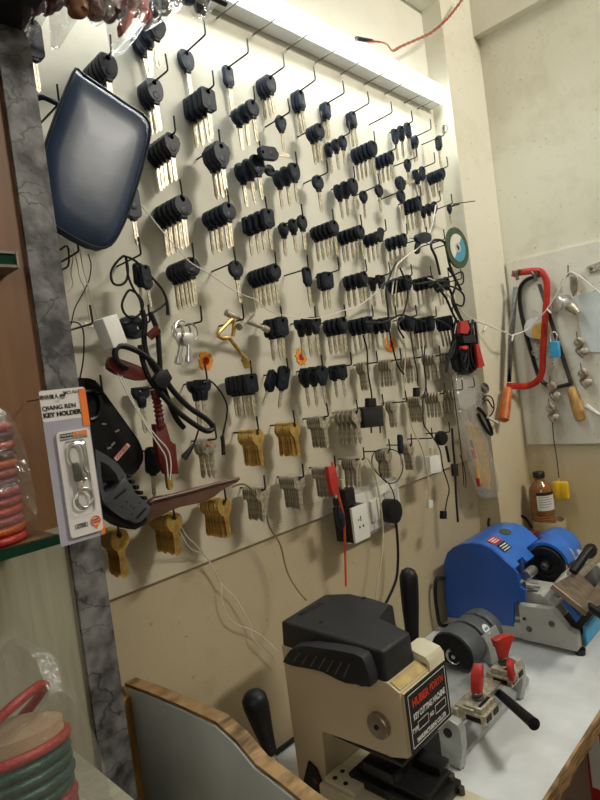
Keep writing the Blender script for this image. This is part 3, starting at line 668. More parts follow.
# upper stack on the glass shelf
R2 = .026; cy2 = -.164; cx2 = W(19, 480, -.164).x - .030
seq2 = ['bangle_red', 'bangle_orange', 'magenta', 'bangle_red', 'magenta', 'magenta', 'maroon', 'magenta', 'bangle_orange', 'maroon', 'bangle_red', 'maroon', 'bangle_red']
b2 = {}
for i, mk in enumerate(seq2):
    if mk not in b2:
        bm = bmesh.new(); tube(bm, torus_pts((0, 0, 0), (0, 0, 1), R2), .0038, closed=True, smooth=1, seg=10); o = obj('bangle', bm, mk, smooth=True); b2[mk] = o
    else: o = b2[mk].copy(); C.objects.link(o)
    o.location = (cx2, cy2, 1.3455 + .0038 + i * .0078)
    w_ = {'bangle_red': 'red', 'bangle_orange': 'orange', 'magenta': 'magenta', 'maroon': 'maroon'}[mk]
    tag(o, '%s glitter bangle in the bag on the green glass shelf' % w_, 'bangle', '%s bangles on the glass shelf' % w_)
t2 = 1.3455 + len(seq2) * .0078
bag('plastic_bag', smoothpoly([(cx2 + a, b) for a, b in ((-.045, 1.3462), (0, 1.3462), (.030, 1.347), (.036, 1.36), (.036, 1.40), (.034, 1.43), (.028, t2 + .004), (.018, t2 + .012), (-.01, t2 + .014), (-.045, t2 + .008))], 2), cy2 - .030, cy2 + .030, 'crinkled clear bag of red bangles on the glass shelf', 'film_hazy')

# ================================================================ overhead packets
ov = thing('overhead_rail', 'dark rail above the board from which plastic packets hang', 'rail', W(110, -25, -.17))
bm = bmesh.new(); cyl(bm, (.265, -.17, W(110, -25, -.17).z + .03), (.50, -.17, W(110, -25, -.17).z + .03), .004); pass
rel(obj('bar', bm, 'blackmetal', smooth=True), ov)
def packet(pts, y, label, items):
    bm = bmesh.new(); q = [(W(x, yy, y).x, W(x, yy, y).z) for x, yy in pts]
    n = len(q); cx = sum(p[0] for p in q) / n; cz = sum(p[1] for p in q) / n; rnd = random.Random(len(label))
    def lp(f, yy): return [bm.verts.new((cx + (p[0] - cx) * f, yy + rnd.uniform(-.003, .003), cz + (p[1] - cz) * f)) for p in q]
    L = [lp(.2, y + .012), lp(.65, y + .012), lp(1, y), lp(.65, y - .012), lp(.2, y - .012)]
    for A, Q in zip(L, L[1:]):
        for i in range(n): bm.faces.new((A[i], A[(i + 1) % n], Q[(i + 1) % n], Q[i]))
    bm.faces.new(L[0]); bm.faces.new(L[-1]); tag(obj('plastic_packet', bm, 'film_packet'), label, 'packet', None)
    for (px, py, rx, rz, m, rot, nm, lb) in items:
        bm = bmesh.new(); p = W(px, py, y)
        s_ = .62 / F
        bmesh.ops.create_icosphere(bm, subdivisions=3, radius=1)
        rr = random.Random(int(px * 7 + py))
        ph = [rr.uniform(0, 6) for _ in range(4)]
        for v in bm.verts:
            k = 1 + .16 * math.sin(4 * v.co.x + ph[0]) * math.cos(5 * v.co.z + ph[1]) + .08 * math.sin(9 * v.co.z + ph[2])
            v.co = Vector((v.co.x * rx * s_ * k, v.co.y * .009 * k, v.co.z * rz * s_ * k))
        o = obj(nm, bm, m, smooth=True); o.location = p; o.rotation_euler = (0, rot, 0); tag(o, lb, 'keychain')
def trinket(px, py, rx, rz, m, rot, lb, y=-.165): return (px, py, rx, rz, m, rot, 'keychain', lb)
packet([(18, -30), (56, -30), (52, 5), (40, 30), (31, 45), (24, 30), (22, 0)], -.15, 'clear plastic packet overhead, leftmost, holding dark red trinkets', [
    (34, 4, 8, 13, 'maroon', .3, 'keychain', 'dark maroon trinket in the leftmost overhead packet'), (46, 6, 7, 8, 'dark_red', -.3, 'keychain', 'dark red trinket near the top left corner'), (28, -8, 10, 8, 'blackmetal', 0, 'keychain', 'black trinket above the leftmost maroon one')])
packet([(45, -30), (92, -30), (92, -2), (76, 22), (60, 48), (52, 49), (50, 20)], -.16, 'clear pointed packet overhead, second from left, hanging lowest', [
    (66, -4, 12, 9, 'navy', -.4, 'keychain', 'dark navy trinket in the second overhead packet'), (56, 2, 6, 8, 'dark_red', .2, 'keychain', 'small dark red trinket beside the navy one, upper left')])
packet([(75, -30), (125, -30), (122, 8), (110, 20), (95, 28), (82, 12)], -.18, 'clear crinkled packet overhead with tan and wine coloured trinkets', [
    (78, 6, 10, 12, 'tan', .3, 'keychain', 'tan round trinket in the overhead packet, left of the wine one'), (94, 8, 10, 11, 'maroon', .1, 'keychain', 'wine coloured round trinket in the overhead packets'),
    (112, 2, 14, 11, 'maroon', -.2, 'keychain', 'large wine coloured trinket high among the overhead packets')])
packet([(105, -30), (158, -30), (152, 15), (135, 40), (122, 55), (110, 58), (104, 20)], -.17, 'clear pointed packet overhead with a red strip, above the key bunches', [
    (126, 20, 5, 20, 'red', .55, 'keychain', 'bright red strip in the pointed overhead packet'), (130, 2, 12, 14, 'dark_red', .2, 'keychain', 'dark red trinket above the bright red strip'),
    (120, 12, 7, 7, 'navy', .2, 'keychain', 'small navy trinket left of the bright red strip'), (108, 14, 8, 7, 'maroon', .5, 'keychain', 'small wine trinket between the overhead packets'), (142, 10, 8, 11, 'red', -.1, 'keychain', 'red round trinket right of the bright red strip')])
packet([(145, -30), (200, -30), (196, -8), (180, 10), (160, 24), (145, 32), (138, 22)], -.15, 'clear packet overhead with navy blue trinkets', [
    (152, 2, 13, 13, 'navy', .5, 'keychain', 'navy blue trinket overhead, left of two'), (163, 8, 9, 7, 'slate_plastic', .3, 'keychain', 'dark slate trinket between the two navy ones overhead'), (187, -2, 10, 6, 'navy', .1, 'keychain', 'small navy trinket at the right end of the overhead packets'), (172, -2, 14, 9, 'navy', -.3, 'keychain', 'navy blue trinket overhead, right of two')])
packet([(180, -30), (222, -30), (216, 4), (206, 20), (196, 20), (188, 10)], -.14, 'clear packet overhead at far right end with dark blue trinket', [
    (201, 3, 11, 14, 'slate_plastic', .1, 'keychain', 'dark slate blue rounded fob in rightmost overhead packet')])

# ================================================================ THINGS HUNG ON THE LEFT OF THE BOARD
def hung(name, label, cat, px, py, y): return thing(name, label, cat, W(px, py, y))
def part(name, bm, m, root, smooth=True, label=None): return rel(obj(name, bm, m, smooth=smooth, label=label), root)
def outline_prism(bm, pts, y0, y1, bev=.0, n=3, smooth=True):
    q = [(W(a, b, y1).x, W(a, b, y1).z) for a, b in pts]
    if smooth: q = smoothpoly(q, n)
    prism(bm, q, 1, y0, y1, bev)
# spectacles with black frame
gl = hung('spectacles', 'black-framed spectacles hanging open among wires at the left of the board', 'glasses', 135, 290, -.045)
bm = bmesh.new(); tube(bm, pxl([(124, 256), (116, 263), (111, 273), (113, 283), (120, 285), (126, 281), (128, 272), (127, 262)], -.05), .0016, closed=True, smooth=4); part('rim', bm, 'cord_black', gl)
bm = bmesh.new(); tube(bm, pxl([(130, 290), (124, 298), (122, 306), (125, 314), (132, 318), (140, 314), (143, 305), (139, 296)], -.05), .0016, closed=True, smooth=4); part('rim', bm, 'cord_black', gl)
bm = bmesh.new(); tube(bm, pxl([(124, 256), (134, 260), (146, 271), (156, 282), (163, 291), (167, 302), (168, 315)], -.055), .0019, smooth=4, rfun=lambda f: .0016 + .0018 * max(0, f - .75) * 4 * .6); part('temple', bm, 'cord_black', gl)
bm = bmesh.new(); tube(bm, pxl([(126, 258), (128, 275), (133, 288), (140, 300), (143, 314), (150, 314), (160, 308), (167, 302)], -.052), .0015, smooth=4); part('temple', bm, 'cord_black', gl)
# second smaller loop at the pillar edge
cable('cable', [(60, 250), (67, 246), (69, 256), (68, 266), (62, 270), (60, 275)], -.03, .0012, 'cord_black', 'thin black wire loop beside the stone pillar edge, below the pouch', smooth=4)
for i, (pts, m_, lb) in enumerate([
    ([(70, 248), (73, 258), (71, 272), (73, 285), (68, 292)], 'cord_cream', 'thin cream wire hanging below the pouch, nearest the pillar'),
    ([(73, 248), (77, 262), (80, 278), (86, 292), (88, 310), (90, 322)], 'cord_cream', 'thin cream wire running down to the white adapter box'),
    ([(88, 254), (91, 265), (89, 280), (82, 295), (75, 308), (71, 325)], 'cord_black', 'thin dark wire curving down beside the white adapter box'),
    ([(80, 250), (83, 268), (87, 282), (93, 305), (97, 318)], 'cord_cream', 'thin cream wire entering the top of the white adapter box')]):
    cable('wire', pts, -.022 - .004 * i, .0007, m_, lb, 'wire', smooth=5, seg=6)
cable('wire', [(70, 322, -.02), (78, 323, -.02), (83, 330, -.02), (84, 345, -.02), (83, 362, -.02), (80, 378, -.02)], -.02, .0009, 'cord_black', 'thin black wire dangling left of the white adapter box', 'wire', smooth=5, seg=6)
jk = cable('audio_jack', [(69, 324), (69, 334)], -.02, .0022, 'cord_black', 'small black jack plug hanging at the pillar edge', 'plug', smooth=0)
# white adapter box and its twin wires
ad = hung('adapter_box', 'small white rectangular adapter box hanging by thin wires at upper left', 'adapter', 110, 332, -.065)
ad.rotation_euler = (0, math.radians(-17), math.radians(12))
bm = bmesh.new(); B(bm, -.0115, .0115, -.010, .010, -.018, .018, .0012); o = obj('casing', bm, 'white', ad, smooth=True)
bm = bmesh.new(); tube(bm, pxl([(108, 347), (114, 365), (124, 387), (138, 412), (150, 432), (160, 447), (166, 458), (168, 478)], -.066), .0009, smooth=4, seg=6)
tag(obj('twin_wire', bm, 'cord_white', smooth=True), 'thin white wire from the adapter box falling to the brown strip, left one', 'wire')
bm = bmesh.new(); tube(bm, pxl([(110, 346), (117, 365), (128, 390), (143, 418), (156, 436), (168, 450), (171, 465), (170, 480)], -.066), .0009, smooth=4, seg=6)
tag(obj('twin_wire', bm, 'cord_white', smooth=True), 'thin white wire from the adapter box falling to the brown strip, right one', 'wire')
cable('wire', [(174, 519, -.05), (180, 532, -.04), (190, 548, -.02), (205, 556, -.008), (212, 568, -.004), (221, 584, -.004), (222, 600, -.004), (228, 616, -.004), (238, 625, -.004), (250, 629, -.004), (262, 636, -.004), (279, 652, -.004)], -.004, .0007, 'cord_white', 'thin white wire trailing down the bare wall, left strand', 'wire', smooth=5, seg=6)
cable('wire', [(176, 517, -.05), (186, 535, -.035), (196, 545, -.02), (210, 562, -.008), (222, 584, -.004), (234, 596, -.004), (243, 610, -.004), (251, 625, -.004), (253, 638, -.004), (262, 648, -.004), (278, 664, -.004)], -.004, .0007, 'cord_white', 'thin white wire trailing down the bare wall, right strand', 'wire', smooth=5, seg=6)
# black cable bundle with red clamps
cb_ = hung('jumper_cable', 'thick folded black cable bundle with red plug bodies hanging on the left of the board', 'cable', 155, 380, -.06)
bm = bmesh.new(); tube(bm, pxl([(128, 368), (118, 362), (115, 352), (120, 346), (133, 349), (148, 358), (160, 372), (174, 392), (190, 408), (205, 418), (213, 427), (207, 431), (194, 424), (176, 410), (160, 392), (152, 378)], -.072), .0038, smooth=4, seg=8); part('cable', bm, 'cord_black', cb_)
bm = bmesh.new(); tube(bm, pxl([(142, 310), (145, 322), (144, 340), (148, 358), (160, 378), (168, 400), (176, 418), (184, 428)], -.064), .0036, smooth=4, seg=8); part('cable', bm, 'cord_black', cb_)
bm = bmesh.new(); tube(bm, pxl([(150, 312), (157, 330), (159, 350), (160, 372), (158, 388), (150, 380), (143, 362), (140, 345)], -.068), .0034, smooth=4, seg=8); part('cable', bm, 'cord_black', cb_)
bm = bmesh.new(); outline_prism(bm, [(111, 357), (118, 358), (146, 369), (150, 378), (140, 380), (122, 375), (109, 368)], -.058, -.068, .002); part('red_plug', bm, 'dark_red', cb_, label='dark red plug body pointing left')
bm = bmesh.new(); outline_prism(bm, [(159, 371), (168, 369), (173, 378), (166, 390), (157, 386), (154, 380)], -.070, -.080, .002, n=1); part('strap', bm, 'cord_black', cb_)
bm = bmesh.new(); tube(bm, pxl([(154, 390), (157, 402), (159, 415), (161, 428)], -.062), .006, smooth=6, seg=12, rfun=lambda f: .0052 + .0012 * math.sin(f * 60)); part('strain_relief', bm, 'dark_red', cb_, label='ribbed dark red strain relief')
bm = bmesh.new(); outline_prism(bm, [(155, 424), (166, 423), (170, 442), (176, 444), (179, 474), (166, 474), (160, 462), (157, 444)], -.052, -.062, .0015, smooth=False); part('red_plug', bm, 'dark_red', cb_, label='dark red plug body at the bottom end')
bm = bmesh.new(); cyl(bm, W(149, 337, -.07), W(158, 329, -.075), .0055); cyl(bm, W(158, 329, -.075), W(159, 328, -.076), .004, .003); part('jack', bm, 'dark_red', cb_, label='dark red barrel jack')
# black case and grey tool
cs = hung('tool_case', 'black soft case with a red-outlined label hanging behind the grey tool', 'case', 110, 430, -.03)
bm = bmesh.new(); outline_prism(bm, [(74, 380), (84, 378), (96, 380), (104, 392), (117, 410), (130, 428), (142, 446), (144, 460), (136, 472), (120, 482), (100, 482), (84, 470), (72, 440), (68, 405)], -.004, -.034, .003); part('body', bm, 'case', cs)
pc = [W(80, 392, -.036), W(92, 390, -.036), W(98, 402, -.036), W(97, 415, -.036), W(86, 420, -.036)]
bm = bmesh.new(); tube(bm, pxl([(84, 392), (95, 392), (101, 404), (98, 416), (90, 420)], -.036), .003, smooth=4); part('ridge', bm, 'blackmetal', cs)
q = W(122, 452, -.0345); ang = math.radians(-52)
rt = Matrix.Rotation(-math.radians(37), 4, 'Y')
bm = bmesh.new(); prism(bm, rrect(0, 0, .027, .0066, .0015), 1, -.0004, .0002, mtx=Matrix.Translation(q) @ rt); part('label_plate', bm, 'red', cs, False, label='red-outlined label')
bm = bmesh.new(); prism(bm, rrect(0, 0, .0256, .0052, .0012), 1, -.0007, -.0003, mtx=Matrix.Translation(q) @ rt); part('label_field', bm, 'card', cs, False)
text('XHORSE', .0058, 'ink_red', cs, q + Vector((0, -.0008, 0)) - cs.location, (PI / 2, -math.radians(37), 0), bold=.0001)
for px_, py_, r_ in ((104, 424, .8), (113, 444, 0), (109, 448, .5), (117, 431, .3)):
    bm = bmesh.new(); B(bm, -.003, .003, -.0006, 0, -.0012, .0012, mtx=Matrix.Translation(W(px_, py_, -.0345)) @ Matrix.Rotation(-.6 + r_, 4, 'Y')); part('printed_mark', bm, 'ink_grey', cs, False)
gt = hung('handheld_tool', 'grey handheld tool with ribbed rubber edge and an open loop, hanging lower left', 'tool', 125, 490, -.075)
def opt(pts): return [(W(a, b, -.085).x, W(a, b, -.085).z) for a, b in pts]
def cut_ring(out, hole, y0, y1, mk, nm, lb=None):
    n = 40
    def res(p):
        v = [Vector((x, z)) for x, z in p]; L = [0]
        for i in range(len(v)): L.append(L[-1] + (v[(i + 1) % len(v)] - v[i]).length)
        o = []
        for k in range(n):
            s = L[-1] * k / n
            i = max(j for j in range(len(v)) if L[j] <= s); f = (s - L[i]) / (L[i + 1] - L[i]); w = v[i].lerp(v[(i + 1) % len(v)], f); o.append((w.x, w.y))
        return o
    A = res(out); Hh = res(hole)
    bm = bmesh.new(); V = [[bm.verts.new((p[0], y, p[1])) for p in P] for P, y in ((A, y0), (A, y1), (Hh, y1), (Hh, y0), (A, y0))]
    V[-1] = V[0]
    for a, b in zip(V, V[1:]):
        for i in range(n): j = (i + 1) % n; bm.faces.new((a[i], a[j], b[j], b[i]))
    return part(nm, bm, mk, gt, label=lb)
cut_ring(opt([(95, 449), (106, 455), (118, 464), (126, 475), (129, 486), (122, 494), (110, 500), (103, 503), (97, 480)]), opt([(100, 461), (108, 465), (116, 474), (119, 482), (114, 488), (108, 492), (104, 493), (101, 475)]), -.060, -.086, 'grey_device', 'loop')
bm = bmesh.new(); outline_prism(bm, [(124, 476), (130, 487), (140, 497), (151, 507), (146, 518), (137, 524), (124, 519), (110, 509), (103, 502), (114, 494)], -.060, -.088, .003, n=2); part('body', bm, 'grey_device', gt)
bm = bmesh.new(); outline_prism(bm, [(103, 500), (110, 509), (124, 520), (137, 525), (147, 517), (147, 522), (136, 530), (122, 526), (108, 515), (101, 505)], -.056, -.084, .002, n=2); part('rubber_grip', bm, 'cord_black', gt, label='black ribbed rubber edge')
bm = bmesh.new()
for i in range(6): p = W(129 + i * 4, 476 + i * 5.5, -.078); B(bm, p.x - .004, p.x + .001, -.082, -.062, p.z - .0022, p.z + .0022, .0008)
part('rubber_grip', bm, 'cord_black', gt, label='black ribbed rubber edge')
for (a1, b1, a2, b2) in ((115, 498, 126, 489), (137, 518, 146, 508)):
    bm = bmesh.new(); tube(bm, [W(a1, b1, -.0885), W(a2, b2, -.0885)], .0016, smooth=0, flat=.4); part('slot', bm, 'blackmetal', gt)
for (a1, b1) in ((127, 502), (131, 506), (134, 508), (122, 507), (132, 514), (140, 503)):
    bm = bmesh.new(); cyl(bm, W(a1, b1, -.0879), W(a1, b1, -.0886), .0009, seg=10); part('button', bm, 'blackmetal', gt)
# rings with tubular chrome keys
for i, (cx_, cy_, rr) in enumerate(((178, 332, .0125), (183, 330, .0135), (190, 332, .0125))):
    c = W(cx_, cy_, -.035 - .006 * i); bm = bmesh.new(); tube(bm, torus_pts(c, (.35 - .2 * i, -1, .1), rr), .0014, closed=True, smooth=1)
    tag(obj('key_ring', bm, 'steel', smooth=True), 'chrome split ring on the hook with tubular keys, %s of three' % ('left', 'middle', 'right')[i], 'key ring')
for i, (a1, b1, a2, b2) in enumerate(((182, 338, 178, 364), (189, 338, 189, 362))):
    kx = hung('tubular_key', 'chrome tubular key hanging from split rings, %s of two' % ('left', 'right')[i], 'key', a1, b1, -.045)
    y_ = -.045 - .006 * i; A_, B_ = W(a1, b1, y_), W(a2, b2, y_); d_ = (B_ - A_)
    bm = bmesh.new(); outline_prism(bm, [(a1 - 4, b1 - 5), (a1 + 4, b1 - 5), (a1 + 6, b1 + 1), (a1 + 3, b1 + 8), (a1 - 3, b1 + 8), (a1 - 6, b1 + 1)], y_ + .0012, y_ - .0012, .0004, smooth=False); part('bow', bm, 'steel', kx)
    bm = bmesh.new(); cyl(bm, A_ + d_ * .3, B_, .0034); cyl(bm, A_ + d_ * .74, B_, .0055); part('barrel', bm, 'steel', kx)
# lug wrench like T-lever and bent brass rod
tw = hung('lever_key', 'worn steel cross-shaped lever key hanging on the sixth row', 'tool', 248, 322, -.045)
bm = bmesh.new(); cyl(bm, W(227, 313, -.05), W(266, 329, -.045), .0036); cyl(bm, W(226, 312.6, -.05), W(231, 315, -.05), .005); cyl(bm, W(263, 327.6, -.045), W(268, 330, -.045), .005); part('bar', bm, 'nickel', tw)
bm = bmesh.new(); cyl(bm, W(252, 314, -.040), W(239, 327, -.062), .0042); cyl(bm, W(241, 325, -.058), W(239, 327, -.064), .0052); part('cross_bar', bm, 'nickel', tw)
bw = hung('bent_rod', 'brass-coloured bent rod with hexagonal end hanging below the steel lever key', 'tool', 235, 340, -.05)
bm = bmesh.new(); tube(bm, pxl([(233, 336), (234, 322), (231, 320), (226, 325), (218, 334), (222, 338), (229, 338), (234, 344), (240, 352), (246, 361)], -.055), .0030, smooth=3, seg=8); part('rod', bm, 'brass', bw)
bm = bmesh.new(); cyl(bm, W(244, 358, -.055), W(248, 367, -.055), .0058, seg=6); part('hex_end', bm, 'brass', bw, False)
# marigold / kumkum dabs on the board
for i, (px_, py_, rx, rz, lb) in enumerate(((206, 361, 9, 12, 'large orange and red ritual dab on the board, leftmost of three'), (301, 357, 7, 11, 'orange and red ritual dab on the board, middle of three'), (390, 344, 8, 11, 'orange and red ritual dab on the board, rightmost of three'))):
    c = W(px_, py_, -.0008); k = (W(px_ + 1, py_, 0) - W(px_, py_, 0)).length * .8
    mk = thing('ritual_dab', lb, 'mark', c); rnd = random.Random(i)
    bm = bmesh.new(); P_ = [(math.cos(a_) * rx * k * rnd.uniform(.78, 1.1), math.sin(a_) * rz * .00125 * (1.0 + i * .12) * rnd.uniform(.8, 1.08)) for a_ in [j * PI / 12 for j in range(24)]]
    prism(bm, P_, 1, .0006, -.0006); obj('yellow_paste', bm, 'marigold', mk)
    bm = bmesh.new(); prism(bm, [(x * .42, z * .40) for x, z in P_[::2]], 1, -.0005, -.0016); obj('red_dot', bm, 'kumkum', mk)
# black usb cable
uc = hung('usb_cable', 'short black USB cable with plug hanging between the seventh and eighth rows', 'cable', 224, 430, -.05)
bm = bmesh.new(); tube(bm, pxl([(203, 383), (210, 381), (216, 386), (222, 394), (227, 406), (226, 420), (223, 434), (222, 440)], -.06), .0013, smooth=4); part('cord', bm, 'cord_black', uc)
bm = bmesh.new(); tube(bm, pxl([(222, 436), (223, 442), (223.5, 455)], -.06), .0034, smooth=0, flat=.6); part('plug_body', bm, 'cord_black', uc)
bm = bmesh.new(); tube(bm, pxl([(223.5, 455), (224, 462)], -.06), .0022, smooth=0, flat=.5, seg=4); part('metal_tip', bm, 'steel', uc, False)
cable('cable', [(199, 428), (196, 438), (193, 446)], -.062, .0013, 'cord_black', 'short black cord tail below the folded thick cable', smooth=3)
bm = bmesh.new(); tube(bm, pxl([(194, 444), (190, 450), (184, 458)], -.062), .003, smooth=0, flat=.7, rfun=lambda f: .0022 + .003 * f); tag(obj('plug', bm, 'cord_black', smooth=True), 'black tapered plug dangling left of the small nickel keys', 'plug')
bm = bmesh.new(); cyl(bm, W(207, 446, -.047), W(207.5, 446, -.050), .0022, seg=10); tag(obj('red_tag', bm, 'red', smooth=True), 'tiny red dot on the nickel keys below the USB cable', 'tag')
# brown glossy strip
bm = bmesh.new()
outline_prism(bm, [(148, 504), (156, 497), (175, 494), (200, 487), (222, 482), (238, 478), (238, 482), (226, 487), (214, 497), (200, 503), (180, 507), (164, 514), (152, 520), (144, 526), (143, 516)], -.061, -.070, .001, n=2)
sr = hung('wooden_strip', 'dark red-brown glossy strip lying across the brass key bunches, lower left', 'strip', 190, 500, -.055)
part('blade_panel', bm, 'strip', sr)
bm = bmesh.new(); tube(bm, pxl([(146, 508), (152, 501), (162, 498), (190, 491), (215, 484), (239, 478.5)], -.072), .0024, smooth=4, seg=8); part('rounded_lip', bm, 'strip', sr)
# small printed lines near the board's lower edge
for (px_, py_) in ((276, 527), (314, 506)):
    c = W(px_, py_, -.0006)
    text('~~~~ ~~~~~~ ~~~~\n~~~~~~ ~~~ ~~~\n~~~~~ ~~~~', .0045, 'ink_grey', None, c, FRONT, depth=.0001, name='printed_note')
    tag(bpy.context.scene.collection.objects[-1], 'tiny grey printed lines on the board above its lower edge, %s block' % ('left' if px_ < 300 else 'right'), 'print')

# ================================================================ CABLES, CHARGERS, SOCKET
cable('cable', [(232, 487, -.05), (242, 484, -.058), (250, 488, -.06), (256, 498, -.055), (265, 512, -.04), (270, 528, -.03), (280, 544, -.03), (287, 571, -.03), (297, 589, -.05), (306, 600, -.09)], -.05, .0014, 'cord_brown', 'brown cord arching over the nickel bunch and down to the beige machine', smooth=5)
cable('cable', [(357, 488, -.045), (357, 470, -.05), (361, 459, -.055), (368, 459, -.055), (375, 475, -.04), (380, 500, -.04), (383, 530, -.03), (382, 555, -.03), (377, 585, -.03), (375, 606, -.03)], -.03, .0015, 'cord_cream', 'cream charging cord looping over the socket and down behind the machine', smooth=5)
cable('cable', [(332, 462, -.07), (336, 485, -.07), (341, 505, -.06), (344, 520, -.05), (345, 545, -.04), (346, 586, -.03)], -.05, .0020, 'orange_red', 'bright orange-red cable hanging left of the wall socket', smooth=5)
rw = hung('red_connector', 'red flat connector clipped over the nickel keys at the bottom row', 'connector', 332, 478, -.07)
bm = bmesh.new(); outline_prism(bm, [(328, 467), (335, 466), (338, 478), (339, 494), (333, 495), (330, 482)], -.066, -.074, .001, smooth=False); part('shell', bm, 'red', rw)
bm = bmesh.new(); lathe(bm, [(.002, 0), (.0065, .006), (.0075, .018), (.0065, .032), (.002, .040)], W(342, 529, -.052), (-.02, 0, 1), 16); 
tag(obj('inline_switch', bm, 'slate_plastic', smooth=True), 'dark oval inline switch on the orange-red cable', 'switch')
# wall socket board
sb = thing('socket_board', 'grey-white wall switch and socket board below the key board', 'socket', (.85, 0, 1.19))
rel(box('base_plate', 'machine_grey', .775, .955, -.012, .0055, 1.140, 1.232, .003), sb)
rel(box('face_plate', 'label_white', .785, .947, -.016, -.0121, 1.147, 1.225, .002), sb)
for x_ in (.855, .875): rel(box('rocker_switch', 'label_white', x_ - .008, x_ + .008, -.021, -.0165, 1.165, 1.205, .001), sb)
rel(box('socket_recess', 'machine_grey', .895, .940, -.018, -.0165, 1.160, 1.210, .001), sb)
# multi-plug adapter cube + black charger on top
mp = thing('plug_adapter', 'white-faced black cube plug adapter with pin holes, in the wall socket', 'adapter', W(358, 520, -.05))
pa = W(343, 506, -.058); pb_ = W(352, 544, -.060)
X0, X1, Z0, Z1 = .735, .790, 1.150, 1.205
X0 = W(352, 520, -.058).x; X1 = W(367, 515, -.058).x; Z1 = W(352, 508, -.058).z; Z0 = W(352, 545, -.058).z
rel(box('casing', 'blackmetal', X0, X1, -.055, -.0165, Z0, Z1, .001), mp)
rel(box('face_plate', 'white', X0, X1, -.060, -.0552, Z0, Z1, .001, label='white front with pin holes'), mp)
mx_ = (X0 + X1) / 2; mz_ = (Z0 + Z1) / 2
for dx, dz, w_, h__ in ((0, .008, .002, .009), (-.006, .007, .003, .002), (-.005, -.006, .003, .004), (.005, -.006, .003, .004)):
    rel(box('pin_hole', 'ink', mx_ + dx - w_ / 2, mx_ + dx + w_ / 2, -.0605, -.0598, mz_ + dz - h__ / 2, mz_ + dz + h__ / 2), mp)
bc = thing('phone_charger', 'black charger block plugged on top of the white-faced adapter cube', 'charger', W(356, 505, -.04))
cz0 = Z1 + .0012; rel(box('block', 'blackmetal', X0 + .000, X0 + .026, -.050, -.018, cz0, cz0 + .030, .0015), bc)
bm = bmesh.new(); cyl(bm, (X0 + .013, -.034, cz0 + .0302), (X0 + .013, -.034, cz0 + .046), .0035); part('cord_plug', bm, 'cord_cream', bc)
# black three-pin plug with cable
bp_ = hung('power_plug', 'large black three-pin plug in the right of the wall socket', 'plug', 396, 512, -.03)
bm = bmesh.new(); outline_prism(bm, [(391, 502), (396, 499), (401, 503), (403, 512), (401, 520), (397, 524), (392, 521), (389, 512)], -.0185, -.042, .003); part('body', bm, 'cord_black', bp_)
bm = bmesh.new(); tube(bm, pxl([(396, 522), (397.5, 540), (398, 560), (396, 580), (388, 599), (384, 606)], -.03), .0026, smooth=4); part('cord', bm, 'cord_black', bp_)
cable('cable', [(395, 501), (393, 492), (388, 483), (378, 474), (372, 464), (374, 453), (384, 449), (398, 452), (403, 466), (398, 480), (388, 483), (380, 474), (380, 462), (390, 452)], -.042, .0011, 'cord_black', 'thin black cord coiled in loops above the black three-pin plug', smooth=5)
# black charger brick with pins
ch = hung('wall_charger', 'black square wall charger with two pins hanging in the eighth row', 'charger', 374, 414, -.05)
bm = bmesh.new(); outline_prism(bm, [(363, 408), (383, 406), (384, 426), (365, 428)], -.040, -.062, .0015, smooth=False); part('block', bm, 'blackmetal', ch)
for px_ in (371, 380):
    bm = bmesh.new(); cyl(bm, W(px_, 426, -.05), W(px_ + .5, 433, -.05), .0017); part('pin', bm, 'dark_steel', ch)
bm = bmesh.new(); tube(bm, pxl([(363, 335), (367, 350), (368, 372), (371, 390), (372, 399)], -.055), .0015, smooth=4); part('cord', bm, 'cord_black', ch)
bm = bmesh.new(); outline_prism(bm, [(369, 398), (376, 398), (377, 407), (369, 408)], -.046, -.056, .001, smooth=False); part('cord_plug', bm, 'cord_black', ch)
# white charger at right
wc = hung('wall_charger', 'white wall charger hanging under the ninth row near the right', 'charger', 433, 464, -.05)
bm = bmesh.new(); outline_prism(bm, [(430, 457), (440, 455), (442, 472), (431, 474)], -.044, -.062, .0015, smooth=False); part('block', bm, 'white', wc)
bm = bmesh.new(); cyl(bm, W(432, 456, -.055), W(431, 448, -.055), .004); part('cord_plug', bm, 'cord_cream', wc)
for pts, m_, r_, lb in [
    ([(417, 437), (424, 455), (428, 478), (430, 502)], 'cord_cream', .0015, 'cream cord with small plug hanging left of the white charger'),
    ([(398, 270), (396, 290), (395, 310), (400, 330), (406, 350), (404, 380), (408, 410), (413, 430), (418, 440)], 'cord_cream', .0012, 'cream cord falling down the middle right of the board'),
    ([(396, 262), (390, 276), (386, 290), (388, 310), (389, 330)], 'cord_black', .0019, 'black cord falling from the fifth row to the sixth row at right'),
    ([(423, 410), (424, 425), (432, 436), (440, 450), (443, 468), (449, 488), (447, 500), (445, 512)], 'cord_black', .0014, 'black cord with slim plug hanging past the white charger'),
    ([(425, 345), (424, 365), (426, 385), (423, 400), (423, 412)], 'cord_black', .0015, 'black cord running down between the nickel rows at right'),
    ([(410, 330), (413, 350), (417, 372), (418, 386)], 'cord_black', .0013, 'thin black cord ending in a small plug above the ninth row'),
    ([(460, 455), (464, 466), (466, 482), (465, 488)], 'cord_black', .0010, 'thin black cord end left of the cable packet, right one'),
    ([(452, 380), (456, 410), (460, 440), (463, 470), (464, 486)], 'cord_black', .0011, 'thin black cord end left of the cable packet, left one')]:
    cable('cable', pts, -.058, r_, m_, lb, smooth=5)
